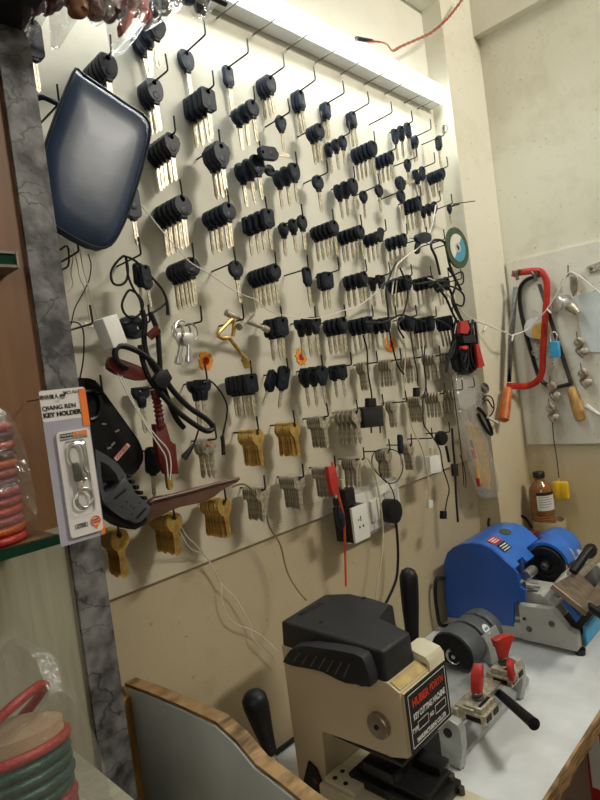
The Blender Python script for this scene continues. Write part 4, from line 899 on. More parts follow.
for (px_, py_, w_, h_, m_, lb) in ((418, 392, 4, 9, 'cord_black', 'small black plug end hanging above the ninth key row'), (431, 504, 4, 8, 'cord_white', 'small pale plug end hanging below the board at right'), (445, 515, 4, 8, 'cord_black', 'slim black plug end hanging below the board at right')):
    bm = bmesh.new(); outline_prism(bm, [(px_ - w_ / 2, py_ - h_ / 2), (px_ + w_ / 2, py_ - h_ / 2), (px_ + w_ / 2, py_ + h_ / 2), (px_ - w_ / 2, py_ + h_ / 2)], -.054, -.062, .0006, smooth=False); tag(obj('plug', bm, m_, smooth=True), lb, 'plug')
# black round coil + strap
rc_ = hung('round_buzzer', 'round black plastic reel hanging right of the white charger', 'reel', 443, 438, -.05)
bm = bmesh.new(); c_ = W(442, 438, -.06); lathe(bm, [(.005, 0), (.014, .001), (.0155, .004), (.0155, .010), (.013, .014), (.006, .015)], c_ + Vector((0, .008, 0)), (-.2, -1, 0), 20); part('body', bm, 'cord_black', rc_)
bm = bmesh.new(); tube(bm, pxl([(446, 446), (448, 456), (449, 462)], -.055), .003, smooth=0); part('stem', bm, 'cord_black', rc_)
cable('strap', [(452, 428), (453, 445), (455, 468), (456, 495), (458, 522)], -.05, .0042, 'cord_black', 'long flat black strap hanging past the lower edge of the board', 'strap', smooth=4, flat=.4)
bm = bmesh.new(); outline_prism(bm, [(453, 464), (458, 464), (459, 476), (454, 476)], -.048, -.054, .001, smooth=False); tag(obj('strap_buckle', bm, 'blackmetal', smooth=True), 'black buckle on the long flat strap', 'buckle')
# string of fairy lights
bm = bmesh.new()
fs = [(138, 203, -.045), (147, 212, -.055), (163, 232, -.065), (176, 247, -.07), (190, 262, -.066), (208, 273, -.066), (230, 288, -.062), (246, 296, -.062), (256, 300, -.062), (270, 311, -.062), (292, 317, -.064), (318, 318, -.066), (345, 310, -.066), (360, 305, -.066), (378, 291, -.064), (392, 278, -.064)]
tube(bm, pxl(fs, 0), .0008, smooth=5, seg=6)
tag(obj('string_light_wire', bm, 'cord_white', smooth=True), 'thin pale string-light wire sagging across the left and middle of the board', 'wire')
cable('cable', [(436, 205, -.06), (430, 232, -.06), (418, 248, -.06), (408, 255, -.06), (400, 262, -.06), (396, 268, -.06), (393, 285, -.06), (392, 295, -.06)], -.06, .0014, 'cord_white', 'white cord hanging down through the fourth and fifth rows at right', smooth=4)
bm = bmesh.new()
def RL(px, py, x):
    p = on(px, py, 0, x - .03); return p if p.y < -.10 else W(px, py, -.098)
rl = [W(428, 278, -.06), W(438, 283, -.062), W(450, 297, -.064), W(467, 316, -.062), W(487, 325, -.075), RL(507, 333, 1.42), RL(513, 335, 1.43), RL(528, 329, 1.44), RL(541, 316, 1.44), RL(547, 309, 1.44), RL(560, 289, 1.44), RL(568, 273, 1.445), RL(579, 276, 1.445), RL(596, 290, 1.445), RL(612, 300, 1.445)]
tube(bm, rl, .0016, smooth=5, seg=6)
for (p_, q_) in ((RL(513, 335, 1.43), RL(512, 341, 1.43)), (RL(547, 309, 1.44), RL(551, 313, 1.44)), (RL(596, 289, 1.445), RL(592, 292, 1.445)), (W(487, 325, -.058), W(484, 331, -.056))): cyl(bm, p_, q_, .0022, seg=8)
tag(obj('string_light_wire', bm, 'cord_white', smooth=True), 'white string-light wire crossing from the board over the hacksaws', 'wire')
# grinding disc
gd = thing('grinding_disc', 'green-rimmed round grinding disc with blue and white paper label, upper right of board', 'disc', W(457, 248, -.075))
gd.rotation_euler = (0, 0, -.04)
def ring_disc(r0, r1, y0, y1, m, nm, lb=None, a0=0, a1=2 * PI):
    bm = bmesh.new(); n = 40; full = abs(a1 - a0 - 2 * PI) < 1e-3; V = []
    for i in range(n + (0 if full else 1)):
        a_ = a0 + (a1 - a0) * i / n; c_, s_ = math.cos(a_), math.sin(a_)
        V.append([bm.verts.new((r * c_, y, r * s_)) for r, y in ((r0, y0), (r1, y0), (r1, y1), (r0, y1))])
    for i in range(len(V) if full else len(V) - 1):
        A, Q = V[i], V[(i + 1) % len(V)]
        for k in range(4): l = (k + 1) % 4; bm.faces.new((A[k], A[l], Q[l], Q[k]))
    if not full: bm.faces.new(V[0]); bm.faces.new(V[-1][::-1])
    return obj(nm, bm, m, gd, label=lb)
ring_disc(.006, .0455, -.002, .002, 'disc_green', 'abrasive_body')
ring_disc(.010, .031, -.0026, -.0021, 'disc_blue', 'paper_label', 'blue half of the paper label', -2.2, .9)
ring_disc(.010, .031, -.0026, -.0021, 'label_white', 'paper_label', 'white half of the paper label', .92, 2 * PI - 2.22)
ring_disc(.0055, .011, -.0030, -.0020, 'steel', 'centre_ring')
bm = bmesh.new(); cyl(bm, W(453, 204, -.058), W(475, 201, -.085), .0011); cyl(bm, W(452, 206, -.058), W(459, 204, -.066), .0022); tag(obj('pick_rod', bm, 'blackmetal', smooth=True), 'thin black rod sticking out to the right above the grinding disc', 'rod')
kf = hung('key_fob', 'flat black fob with wires lying across a hook in the fourth row, right', 'key fob', 424, 237, -.06)
bm = bmesh.new(); outline_prism(bm, [(417, 235), (424, 232), (431, 234), (431, 241), (423, 243), (418, 241)], -.056, -.064, .001); part('body', bm, 'slate_plastic', kf)
bm = bmesh.new(); outline_prism(bm, [(417, 242), (421, 243), (420, 253), (416, 252)], -.056, -.061, .001); part('tail', bm, 'black_plastic', kf)
cable('wire', [(410, 238), (420, 240), (428, 244)], -.05, .0008, 'cord_black', 'thin wire looped at the flat black fob', 'wire', smooth=3)
# black cable loops behind the disc
for i, (pts, r_, lb) in enumerate([
    ([(440, 275), (436, 258), (431, 246), (435, 240), (444, 242), (447, 252), (450, 266), (456, 280), (461, 290)], .0028, 'black cable loop hanging left of the grinding disc'),
    ([(428, 286), (440, 280), (452, 276), (462, 272), (463, 283), (457, 285)], .0018, 'black bent wire end beneath the grinding disc'),
    ([(442, 282), (450, 290), (455, 305), (462, 320), (470, 332)], .0030, 'black cable slanting down to the cable cluster, upper'),
    ([(436, 285), (446, 298), (452, 312), (460, 328), (466, 345)], .0026, 'black cable slanting down to the cable cluster, lower'),
    ([(365, 323), (385, 322), (400, 315), (412, 318), (425, 322)], .0022, 'black cord lying along the sixth row of keys'),
    ([(380, 287), (390, 281), (402, 279), (415, 284), (430, 282), (446, 281)], .0022, 'black cord lying along the fifth row of keys')]):
    cable('cable', pts, -.07, r_, 'cord_black', lb, smooth=4)
for pts, r_, lb in [([(448, 268), (456, 282), (452, 300), (460, 318), (466, 326)], .0026, 'black cord looping over the end of the fifth row of keys'),
    ([(436, 290), (444, 286), (456, 288), (464, 296), (462, 306), (452, 302)], .0022, 'short black cord tangle right of the fifth row of keys'),
    ([(430, 318), (442, 322), (452, 330), (455, 345), (450, 358)], .0024, 'black cord dropping over the end of the sixth row of keys'),
    ([(388, 322), (392, 345), (398, 366), (404, 374)], .0016, 'black cord dropping past the rightmost ritual dab'),
    ([(446, 372), (450, 352), (455, 340)], .0030, 'short thick black cord left of the red-clipped bundle'),
    ([(400, 268), (408, 290), (404, 312), (398, 326), (404, 338)], .0018, 'black cord crossing between fifth and sixth rows at right')]:
    cable('cable', pts, -.072, r_, 'cord_black', lb, smooth=4)
# cable cluster with red parts
cl = hung('cable_bundle', 'thick black cable bundle with bright red clips hanging at the right end of board', 'cable', 466, 355, -.06)
random.seed(11)
for k in range(8):
    x0_ = 455 + k * 2.4; yb = 371 - (k % 3) * 4; yt = 318 + (k * 5 % 11)
    bm = bmesh.new(); tube(bm, pxl([(x0_ + 1, yt), (x0_ - 2, yt + 18), (x0_ - 1, yb - 10), (x0_ + 3, yb), (x0_ + 6, yb - 9), (x0_ + 5, yt + 20), (x0_ + 3, yt + 2)], -.056 - .0035 * (k % 4)), .0026 + .0007 * (k % 3), smooth=3, seg=7); part('cable_turn', bm, 'cord_black', cl)
bm = bmesh.new(); outline_prism(bm, [(458, 336), (474, 334), (478, 352), (477, 370), (466, 374), (457, 368), (455, 350)], -.046, -.060, .004, n=2); part('wrapped_core', bm, 'cord_black', cl)
bm = bmesh.new(); outline_prism(bm, [(461, 321), (467, 320), (470, 328), (468, 334), (461, 333)], -.070, -.080, .0015, n=1); part('red_clip', bm, 'red', cl, label='bright red clip at the top')
bm = bmesh.new(); outline_prism(bm, [(476, 344), (479, 344), (485, 366), (479, 368)], -.068, -.075, .001, smooth=False); part('red_clip', bm, 'red', cl, label='bright red clip at the right')
bm = bmesh.new(); outline_prism(bm, [(463, 336), (475, 335), (477, 342), (464, 343)], -.074, -.082, .001, smooth=False); part('strap', bm, 'blackmetal', cl)
bm = bmesh.new(); outline_prism(bm, [(463, 346), (468, 346), (468, 349), (463, 349)], -.078, -.086, .0005); part('red_clip', bm, 'red', cl, label='small red clip in the middle')
# packet with yellow cable
pk = hung('cable_packet', 'clear plastic packet with coiled yellow cable hanging at the right of the board', 'packet', 475, 430, -.04)
OP = [(455, 372), (470, 370), (476, 376), (480, 395), (482, 420), (488, 450), (495, 475), (498, 495), (490, 498), (482, 497), (476, 480), (468, 455), (460, 425), (456, 400)]
bm = bmesh.new(); q = smoothpoly([(W(a, b, -.045).x, W(a, b, -.045).z) for a, b in OP], 2); puff(bm, q, -.036, .018); part('film_sleeve', bm, 'film_sleeve', pk, label='clear crinkled sleeve')
bm = bmesh.new(); outline_prism(bm, [(457, 374), (471, 372), (476, 392), (476, 404), (460, 408)], -.040, -.044, .0, n=2); part('foil_header', bm, 'machine_grey', pk, label='silvery upper half')
for k in range(6):
    bm = bmesh.new(); o_ = k * 1.3; tube(bm, pxl([(467 + o_ * .4, 420 + k), (473 + o_, 430), (480 + o_, 455), (485 + o_ * .8, 478), (490 - o_ * .3, 488 - k), (483 + o_ * .3, 486 - k), (476 + o_ * .6, 465), (470 + o_ * .6, 440), (466 + o_ * .4, 425)], -.043 - .0015 * (k % 3)), .0013, smooth=4, seg=6); part('yellow_cable', bm, 'yellow', pk)
bm = bmesh.new(); tube(bm, pxl([(472, 447), (476, 462), (479, 484)], -.049), .0042, smooth=0); part('yellow_barrel', bm, 'yellow', pk)
bm = bmesh.new(); tube(bm, pxl([(472, 446), (474.5, 458)], -.049), .0046, smooth=0); part('red_collar', bm, 'red', pk)
bm = bmesh.new(); tube(bm, pxl([(477.5, 478), (479, 486)], -.049), .0046, smooth=0); part('red_collar', bm, 'red', pk)
bm = bmesh.new(); tube(bm, pxl([(471, 440), (472, 446)], -.049), .0032, smooth=0); part('grey_tip', bm, 'grey_device', pk)
# dark coil and earphones beside packet
cable('cable', [(480, 402, -.05), (486, 396, -.055), (492, 398, -.058), (494, 408, -.058), (490, 416, -.055), (483, 414, -.052), (481, 406, -.05), (487, 400, -.056), (493, 408, -.06)], 0, .0016, 'cord_black', 'thin black coiled cord right of the cable packet', smooth=5)
bm = bmesh.new(); tube(bm, pxl([(478, 408), (484, 414), (489, 424), (492, 434), (488, 432), (482, 422), (478, 414)], -.06), .0040, smooth=4); tag(obj('cable', bm, 'cord_black', smooth=True), 'thick short black cable bundle right of the cable packet', 'cable')
bm = bmesh.new(); tube(bm, pxl([(487, 417), (498, 423)], -.064), .0030, smooth=0); tag(obj('earphone', bm, 'cord_white', smooth=True), 'small white plug on the black cord right of the packet', 'plug')
for k in range(3):
    c_ = W(485, 388, -.052); bm = bmesh.new(); tube(bm, torus_pts(c_, (-.3, -1, .2), .0065 + .0028 * k), .0011, closed=True, smooth=1); tag(obj('wire_ring', bm, 'dark_steel', smooth=True), 'small coiled grey wire ring beside the top of the packet', 'wire', 'coiled wire rings beside the packet')
bm = bmesh.new(); outline_prism(bm, [(477, 392), (484, 396), (492, 402), (480, 403)], -.040, -.046, .0005); tag(obj('metal_tab', bm, 'bronze_steel', smooth=True), 'small brownish metal tab below the coiled wire rings', 'tab')
# red-yellow twisted wire, top
tp = [(365, 42, -.05), (378, 42, -.06), (386, 44, -.06), (390, 49, -.06), (393, 51, -.06), (402, 46, -.06), (418, 39, -.06), (432, 32, -.06), (446, 20, -.07), (456, 8, -.08), (466, -6, -.09)]
core = catmull([W(*p) for p in tp], 12)
tw_ = hung('twisted_wire', 'red and yellow twisted wire hanging loose above the tube light', 'wire', 410, 42, -.06)
for ph, m_ in ((0, 'red'), (PI, 'cord_brown')):
    pts = [p + Vector((.0016 * math.cos(i * .9 + ph), .0016 * math.sin(i * .9 + ph), .0016 * math.sin(i * .9 + ph))) for i, p in enumerate(core)]
    bm = bmesh.new(); tube(bm, pts, .0017, smooth=0, seg=6); part('strand', bm, m_, tw_)
bm = bmesh.new(); tube(bm, [W(356, 39, -.05), W(372, 42, -.05)], .005, smooth=0, seg=6); part('tape_joint', bm, 'slate_plastic', tw_)
bm = bmesh.new(); tube(bm, [W(340, 42, -.05), W(358, 41, -.05)], .003, smooth=0, seg=6); part('white_lead', bm, 'white', tw_)
bm = bmesh.new(); c_ = W(445, 131, -.062); 
for k in (0, 1):
    tube(bm, torus_pts(c_ + Vector((0, 0, .004)), (1, -.3, 0), .0085), .0008, closed=True, smooth=1)
cyl(bm, c_ - Vector((0, 0, .005)), c_ + Vector((0, 0, .013)), .0007)
tag(obj('key_ring', bm, 'dark_steel', smooth=True), 'small wire ring on the hook nearest the niche corner', 'key ring')

# ================================================================ RIGHT WALL
def R(px, py, x=1.46):
    p = on(px, py, 0, x); lim = -.066 - (1.49 - x) * .2
    return p if p.y < lim else W(px, py, lim)
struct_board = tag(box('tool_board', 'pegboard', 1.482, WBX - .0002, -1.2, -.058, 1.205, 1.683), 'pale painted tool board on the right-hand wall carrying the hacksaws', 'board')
def rtube(pts, r, x=1.46, **k): bm = bmesh.new(); tube(bm, [R(p[0], p[1], p[2] if len(p) > 2 else x) for p in pts], r, **k); return bm
def rpr(pts, x0, x1, bev=.001, smooth=False):
    q = [R(a, b, x0) for a, b in pts]; bm = bmesh.new(); A = [bm.verts.new(p) for p in q]; Q = [bm.verts.new(p + Vector((x1 - x0, 0, 0))) for p in q]
    n_ = len(q); bm.faces.new(A); bm.faces.new(Q[::-1])
    for i in range(n_): bm.faces.new((A[i], Q[i], Q[(i + 1) % n_], A[(i + 1) % n_]))
    if bev: bmesh.ops.bevel(bm, geom=list(bm.edges), offset=bev, segments=1, affect='EDGES')
    return bm
hs = thing('hacksaw', 'bright red tubular-framed hacksaw with orange handle on the right wall', 'hacksaw', R(525, 330))
part('frame', rtube([(514, 277), (516, 273.5), (524, 272), (534, 271), (541, 272), (546, 279), (547, 292), (545, 320), (543, 350), (542, 372), (536, 382), (526, 386), (516, 386), (508, 386)], .0041, 1.455, smooth=3, seg=10, flat=2.0), 'red_frame', hs)
part('blade', rpr([(513, 286), (518, 287), (513, 340), (511, 382), (507, 382), (508, 340)], 1.452, 1.4535, 0), 'dark_steel', hs, False)
bm = bmesh.new(); lathe(bm, [(.008, 0), (.012, .008), (.011, .03), (.013, .06), (.0125, .085), (.006, .090)], R(508, 388, 1.455), R(503, 425, 1.455) - R(508, 388, 1.455), 16); part('handle', bm, 'orange', hs, label='orange plastic handle')
def wing(px, py, x, root):
    c = R(px, py, x); bm = bmesh.new(); cyl(bm, c - Vector((0, 0, .010)), c + Vector((0, 0, .006)), .004)
    for s in (-1, 1): cyl(bm, c, c + Vector((0, s * .009, .014)), .003, .0042)
    part('wing_nut', bm, 'dark_steel', root)
wing(517, 276, 1.45, hs)
text('COBRA', .010, 'ink', hs, R(545, 330, 1.4495) - hs.location, (PI / 2, PI / 2, -PI / 2), depth=.0002)
hb = thing('hacksaw', 'black-framed hacksaw with worn wooden handle hanging behind the red one', 'hacksaw', R(548, 330))
part('frame', rtube([(540, 275), (533, 277), (525, 281), (520, 289), (520, 305), (525, 330), (532, 355), (538, 374), (544, 383), (554, 387), (566, 385), (572, 383)], .0048, 1.472, smooth=3, seg=10, flat=1.7), 'blackmetal', hb)
part('blade', rpr([(537, 284), (541, 284), (573, 382), (569, 384)], 1.468, 1.470, 0), 'dark_steel', hb, False)
bm = bmesh.new(); lathe(bm, [(.007, 0), (.011, .006), (.012, .03), (.013, .06), (.012, .082), (.006, .086)], R(571, 387, 1.468), R(581, 421, 1.468) - R(571, 387, 1.468), 16); part('handle', bm, 'pale_wood', hb, label='worn wooden handle')
wing(535.5, 277, 1.452, hb)
# nail + roll of tape, padlock
tr = thing('tape_roll', 'white roll with an amber tape core hanging behind the red hacksaw frame', 'tape', R(538, 330, 1.47))
bm = bmesh.new(); lathe(bm, [(.024, 0), (.027, .002), (.027, .010), (.024, .012)], R(536, 328, 1.476), (-1, -.2, 0), 28); part('white_flange', bm, 'white', tr)
bm = bmesh.new(); lathe(bm, [(.019, 0), (.021, .001), (.021, .008), (.008, .009)], R(541, 331, 1.462), (-1, -.2, 0), 24); part('amber_core', bm, 'gold_tape', tr, label='amber tape')
part('hanging_loop', rtube([(533, 318), (533, 311), (538, 311), (541, 318)], .0018, 1.462, smooth=4), 'cord_white', tr)
pl_ = thing('padlock', 'bright blue rectangular padlock hanging beside the red hacksaw frame', 'padlock', R(554, 349, 1.46))
part('body', rpr([(549, 342), (558, 341), (559, 357), (550, 358)], 1.446, 1.460, .0015), 'cyan', pl_)
part('shackle', rtube([(551, 343), (550, 335), (554, 332), (557, 335), (556, 342)], .0018, 1.453, smooth=4), 'steel', pl_)
# bunch of metal hardware under tape
for i, (px_, py_, s) in enumerate(((535, 352, 1), (541, 356, .8), (538, 345, .7), (547, 350, .8), (553, 365, .6))):
    bm = bmesh.new(); c_ = R(px_, py_, 1.468); tube(bm, torus_pts(c_, (-1, .3 * i, .2), .008 * s), .0014, closed=True, smooth=1); tube(bm, [c_, c_ + Vector((-.004, .003 * (i - 2), -.018 * s))], .003 * s, smooth=0)
    tag(obj('small_lock_part', bm, 'nickel', smooth=True), 'small worn metal ring piece hanging between the two hacksaw frames', 'lock part', 'metal ring pieces between the hacksaw frames')
# lock cylinder on strap
lc = thing('lock_cylinder', 'round shiny metal lock body hanging on a chain right of the hacksaws', 'lock', R(565, 300, 1.455))
bm = bmesh.new(); lathe(bm, [(.0185, 0), (.0205, .003), (.0205, .028), (.018, .031), (.010, .032)], R(568, 303, 1.470), R(559, 304, 1.45) - R(568, 303, 1.470), 28); part('cylinder_body', bm, 'steel', lc)
bm = bmesh.new(); lathe(bm, [(.010, 0), (.012, .002), (.010, .014), (.007, .026)], R(570, 306, 1.452), R(583, 318, 1.452) - R(570, 306, 1.452), 16); part('knob', bm, 'nickel', lc)
part('loop', rtube([(561, 293), (562, 283), (568, 274), (574, 275), (577, 284), (575, 296)], .0030, 1.462, smooth=4), 'nickel', lc)
bm = rpr([(570, 276), (578, 277), (577, 290), (573, 297), (570, 290)], 1.455, 1.460, .001); part('flat_link', bm, 'bronze_steel', lc)
bm = bmesh.new(); cyl(bm, R(568, 276, 1.481), R(568, 276, 1.455), .0016); cyl(bm, R(568, 276, 1.456), R(568, 265, 1.456), .0014); tag(obj('nail', bm, 'dark_steel', smooth=True), 'bent nail in the tool board holding the round lock', 'nail')
for i, (px_, py_, lb) in enumerate(((580, 347, 'small worn cam lock hanging below the round shiny lock'), (584, 378, 'small worn cam lock, lower one right of the black hacksaw'), (553, 391, 'small worn cam lock just under the black hacksaw frame'), (552, 413, 'small worn cam lock holding the cord of the yellow case'))):
    t_ = thing('cam_lock', lb, 'lock part', R(px_, py_, 1.468)); c = R(px_, py_, 1.468)
    bm = bmesh.new(); lathe(bm, [(.008, 0), (.012, .001), (.012, .009), (.008, .011)], c + Vector((.004, 0, .012)), (-1, 0, 0), 16); lathe(bm, [(.006, 0), (.009, .001), (.009, .011), (.006, .013)], c + Vector((.004, -.008, -.012)), (-1, -.3, 0), 16); part('barrel', bm, 'nickel', t_)
    bm = bmesh.new(); tube(bm, [c + Vector((-.003, .003, .020)), c + Vector((-.004, -.008, .008)), c + Vector((-.004, .006, -.006)), c + Vector((-.003, -.006, -.024))], .0048, smooth=3); part('cam', bm, 'bronze_steel', t_)
    bm = bmesh.new(); cyl(bm, c + Vector((.014, .002, .022)), c + Vector((-.006, .002, .022)), .0012); cyl(bm, c + Vector((-.006, .002, .022)), c + Vector((-.006, .002, .038)), .0011); part('nail', bm, 'dark_steel', t_)
# ruler
rk = rpr([(586, 268), (589, 265.5), (612, 257), (612, 265), (590, 272.5), (587, 271.5)], 1.476, 1.4815, 0)
rr_ = thing('steel_strip', 'flat grey steel strip with a round hole, cut off by the right edge', 'strip', R(598, 266, 1.478)); part('strip', rk, 'nickel', rr_, False)
bm = bmesh.new(); cyl(bm, R(591, 269, 1.4765), R(591, 269, 1.4745), .004, seg=16); part('hole_rivet', bm, 'dark_steel', rr_)
bm = rpr([(575, 296), (612, 284), (612, 352), (584, 352)], 1.4795, 1.4818, 0); tag(obj('plastic_sheet', bm, 'grey_lam'), 'pale bluish plastic sheet fixed on the tool board at the right edge', 'sheet')
bm = bmesh.new(); tube(bm, [R(586, 406, 1.46), R(592, 410, 1.46), R(602, 416, 1.46)], .0042, smooth=3, rfun=lambda f: .0075 - .004 * f); tag(obj('earphone', bm, 'cord_white', smooth=True), 'small cream earphone head at the right edge beside the wooden saw handle', 'earphone')
# yellow case on cord
bm = bmesh.new(); tube(bm, [R(552, 418, 1.462), R(554, 440, 1.465), R(557, 460, 1.465), R(559, 478, 1.465)], .0012, smooth=4); 
tag(obj('hanging_cord', bm, 'cord_black', smooth=True), 'thin dark cord from which the yellow case hangs', 'cord')
yc = thing('earbud_case', 'glossy yellow rounded case hanging on a cord beside the brown bottle', 'case', R(561, 489, 1.455))
bm = bmesh.new(); c_ = R(561, 490, 1.458); 
for s in (-1, 1):
    B(bm, c_.x - .010, c_.x + .010, c_.y + (-.003 if s > 0 else -.0195), c_.y + (.0195 if s > 0 else .003), c_.z - .023, c_.z + .023, .009)
part('shell', bm, 'yellow', yc)
bm = bmesh.new(); tube(bm, torus_pts(R(559, 479.5, 1.465), (0, 1, 0), .003), .0008, closed=True, smooth=1); part('eyelet', bm, 'yellow', yc)

# ================================================================ BOTTLE
bxp = on(544, 524, 0, 1.435)
bx, by, bz = 1.437, bxp.y, bxp.z
tb = thing('plastic_tub', 'cloudy brown cut plastic tub standing in the corner behind the blue machine', 'tub', (bx + .005, by - .012, .871))
bm = bmesh.new(); lathe(bm, [(.036, .001), (.038, .01), (.040, bz - .871 + .012), (.038, bz - .871 + .012), (.036, bz - .871 - .001)], (bx + .006, by - .010, .870), seg=24); part('tub_body', bm, 'tub', tb)
bt = thing('chemical_bottle', 'brown plastic bottle with black cap and paper label standing in the corner', 'bottle', (bx, by, bz))
k = .133 / .14
bm = bmesh.new(); lathe(bm, [(.024, 0), (.028, .003), (.028, .010), (.0265, .013), (.028, .016), (.0265, .019), (.028, .022), (.0265, .025), (.028, .028), (.0285, .035), (.0285, .080), (.027, .090), (.022, .102), (.014, .110), (.012, .114), (.012, .120)], (bx, by, bz), seg=28); part('body', bm, 'amber', bt)
bm = bmesh.new(); lathe(bm, [(.0135, 0), (.0145, .001), (.0145, .012), (.013, .014)], (bx, by, bz + .120), seg=24); part('cap', bm, 'blackmetal', bt)
bm = bmesh.new(); n = 14
def arc(a0, a1, z0, z1, r): 
    A = [bm.verts.new((bx + r * math.cos(a0 + (a1 - a0) * i / n), by + r * math.sin(a0 + (a1 - a0) * i / n), bz + z0)) for i in range(n + 1)]
    Q = [bm.verts.new((bx + r * math.cos(a0 + (a1 - a0) * i / n), by + r * math.sin(a0 + (a1 - a0) * i / n), bz + z1)) for i in range(n + 1)]
    for i in range(n): bm.faces.new((A[i], A[i + 1], Q[i + 1], Q[i]))
arc(PI + .0, PI + 1.7, .040, .078, .0290); part('paper_label', bm, 'label_white', bt)
bm = bmesh.new(); arc(PI, PI + 1.7, .0785, .086, .0290); part('label_band', bm, 'ink', bt)
for i, w_ in enumerate((.9, 1.2, 1.0, 1.1, .8)):
    bm = bmesh.new(); z_q = .073 - i * .006; arc(PI + .2, PI + .2 + w_, z_q, z_q + .0018, .0293); part('printed_line', bm, 'ink_grey', bt)

# ================================================================ BLUE KEY MACHINE
bmn = thing('key_machine', 'large blue and grey bench key cutting machine in the far corner of the counter', 'key machine', (1.2, -.15, .87))
X0, X1 = 1.07, 1.36
def PX(pts, x=1.07): return [(on(a, b, 0, x).y, on(a, b, 0, x).z) for a, b in pts]
bm = bmesh.new(); B(bm, X0 + .002, X1, -.205, -.012, .880, .912, .003); part('rear_base', bm, 'machine_grey', bmn)
sideq = [(-.18, .880), (-.284, .880), (-.288, .885), (-.288, .914), (-.272, .917), (-.250, .950), (-.242, .953), (-.18, .950)]
for xa in (X0 + .001, X1 - .02):
    bm = bmesh.new(); prism(bm, sideq, 0, xa, xa + .018, .0015); part('side_cheek', bm, 'machine_grey', bmn)
bm = bmesh.new(); B(bm, X0 + .019, X1 - .02, -.280, -.205, .880, .905, .001); part('tray', bm, 'blackmetal', bmn)
bm = bmesh.new(); B(bm, X0 + .03, X1 - .02, -.294, -.2885, .884, .918, .001); part('front_panel', bm, 'cyan', bmn, label='light blue front panel')
for (x_, y_) in ((X0 + .015, -.285), (X0 + .015, -.03), (X1 - .02, -.285), (X1 - .02, -.03)):
    bm = bmesh.new(); cyl(bm, (x_, y_, .8702), (x_, y_, .880), .009, .010); part('foot', bm, 'blackmetal', bmn)
prof = [(-.014, .905), (-.013, .985), (-.018, 1.012), (-.032, 1.036), (-.052, 1.053), (-.078, 1.063), (-.105, 1.066), (-.130, 1.064), (-.150, 1.057), (-.168, 1.044), (-.178, 1.030), (-.186, 1.010)]
sp = PX([(447, 617), (445, 590), (444, 562), (447, 553), (453, 547.5), (461, 544.3), (471, 543.2), (481, 544.3), (491, 548.7), (500, 556.5), (505.6, 562.5), (513, 568), (517.6, 573.6), (519, 587), (525, 590), (525, 602), (513.7, 602), (513.7, 626.8)])
prof = sp[1:11]
bm = bmesh.new(); prism(bm, sp, 0, X0, X0 + .006, .0008); part('side_plate', bm, 'blue_side', bmn, label='dark blue flat side plate')
# curved hood
bm = bmesh.new(); inner = [(y * .97 - .003, z - .004) for y, z in prof]
prism(bm, prof + inner[::-1], 0, X0 + .0062, X0 + .165)
# hood with cut steps in front
for (xa, xb, k0) in ((X0 + .0062, X0 + .045, 12), ):
    pass
part('hood', bm, 'blue', bmn)
# step flanges in front
pe, pf = Vector(prof[-2]), Vector(prof[-1]); dd = (pf - pe).normalized()
for i, (xa, xb, ln) in enumerate(((X0 + .0062, X0 + .035, .018), (X0 + .0352, X0 + .062, .010), (X0 + .0622, X0 + .10, .022))):
    q0 = pf; q1 = pf + dd * ln; bm = bmesh.new(); prism(bm, [(q0.x, q0.y), (q1.x, q1.y), (q1.x + .002, q1.y - .004), (q0.x + .002, q0.y - .004)], 0, xa, xb); part('hood_lip', bm, 'blue', bmn)
# front guard over the wheel (raised arch)
def arch(c, r0, r1, a0, a1, xa, xb, m, nm, n=16, lb=None):
    P = [(c[0] + r1 * math.cos(a0 + (a1 - a0) * i / n), c[1] + r1 * math.sin(a0 + (a1 - a0) * i / n)) for i in range(n + 1)] + [(c[0] + r0 * math.cos(a1 - (a1 - a0) * i / n), c[1] + r0 * math.sin(a1 - (a1 - a0) * i / n)) for i in range(n + 1)]
    bm = bmesh.new(); prism(bm, P, 0, xa, xb, .0008); return part(nm, bm, m, bmn, label=lb)
wc_ = (-.197, .998)
arch(wc_, .041, .047, .55, 3.0, X0 + .115, X0 + .175, 'blue', 'wheel_guard')
arch(wc_, .034, .047, 2.5, 4.0, X0 + .150, X0 + .156, 'machine_grey', 'guard_cheek')
arch((-.17, .985), .040, .048, .5, 3.4, X0 + .19, X0 + .27, 'blue', 'wheel_guard')
bm = bmesh.new(); B(bm, X0 + .12, X0 + .28, -.150, -.03, .912, 1.010, .004); part('inner_housing', bm, 'blackmetal', bmn)
bm = bmesh.new(); B(bm, X0 + .0065, X0 + .12, -.150, -.03, .912, 1.022, .004); part('inner_housing', bm, 'blue_side', bmn)
bm = bmesh.new(); lathe(bm, [(.010, 0), (.036, .0), (.038, .002), (.038, .014), (.036, .016), (.022, .016), (.020, .012), (.012, .012), (.010, .016)], (X0 + .125, wc_[0], wc_[1]), (-1, 0, 0), 32); part('cutter_wheel', bm, 'cord_black', bmn, label='black cutter wheel')
bm = bmesh.new(); lathe(bm, [(.008, 0), (.009, .001), (.009, .006), (.006, .007), (.004, .010)], (X0 + .110, wc_[0], wc_[1]), (-1, 0, 0), 6); part('hub_nut', bm, 'dark_steel', bmn)
bm = bmesh.new(); cyl(bm, (X0 + .03, -.188, 1.0), (X0 + .07, -.188, 1.0), .010); cyl(bm, (X0 + .02, -.188, .985), (X0 + .045, -.205, .975), .007); part('guide_pin', bm, 'steel', bmn)
bm = bmesh.new(); prism(bm, [(-.152, .912), (-.24, .912), (-.24, .945), (-.215, .968), (-.152, .968)], 0, X0 + .03, X0 + .10, .004); part('carriage_arm', bm, 'machine_grey', bmn)
bm = bmesh.new(); cyl(bm, (X0 + .02, -.245, .965), (X0 + .27, -.245, .965), .008); part('guide_shaft', bm, 'steel', bmn)
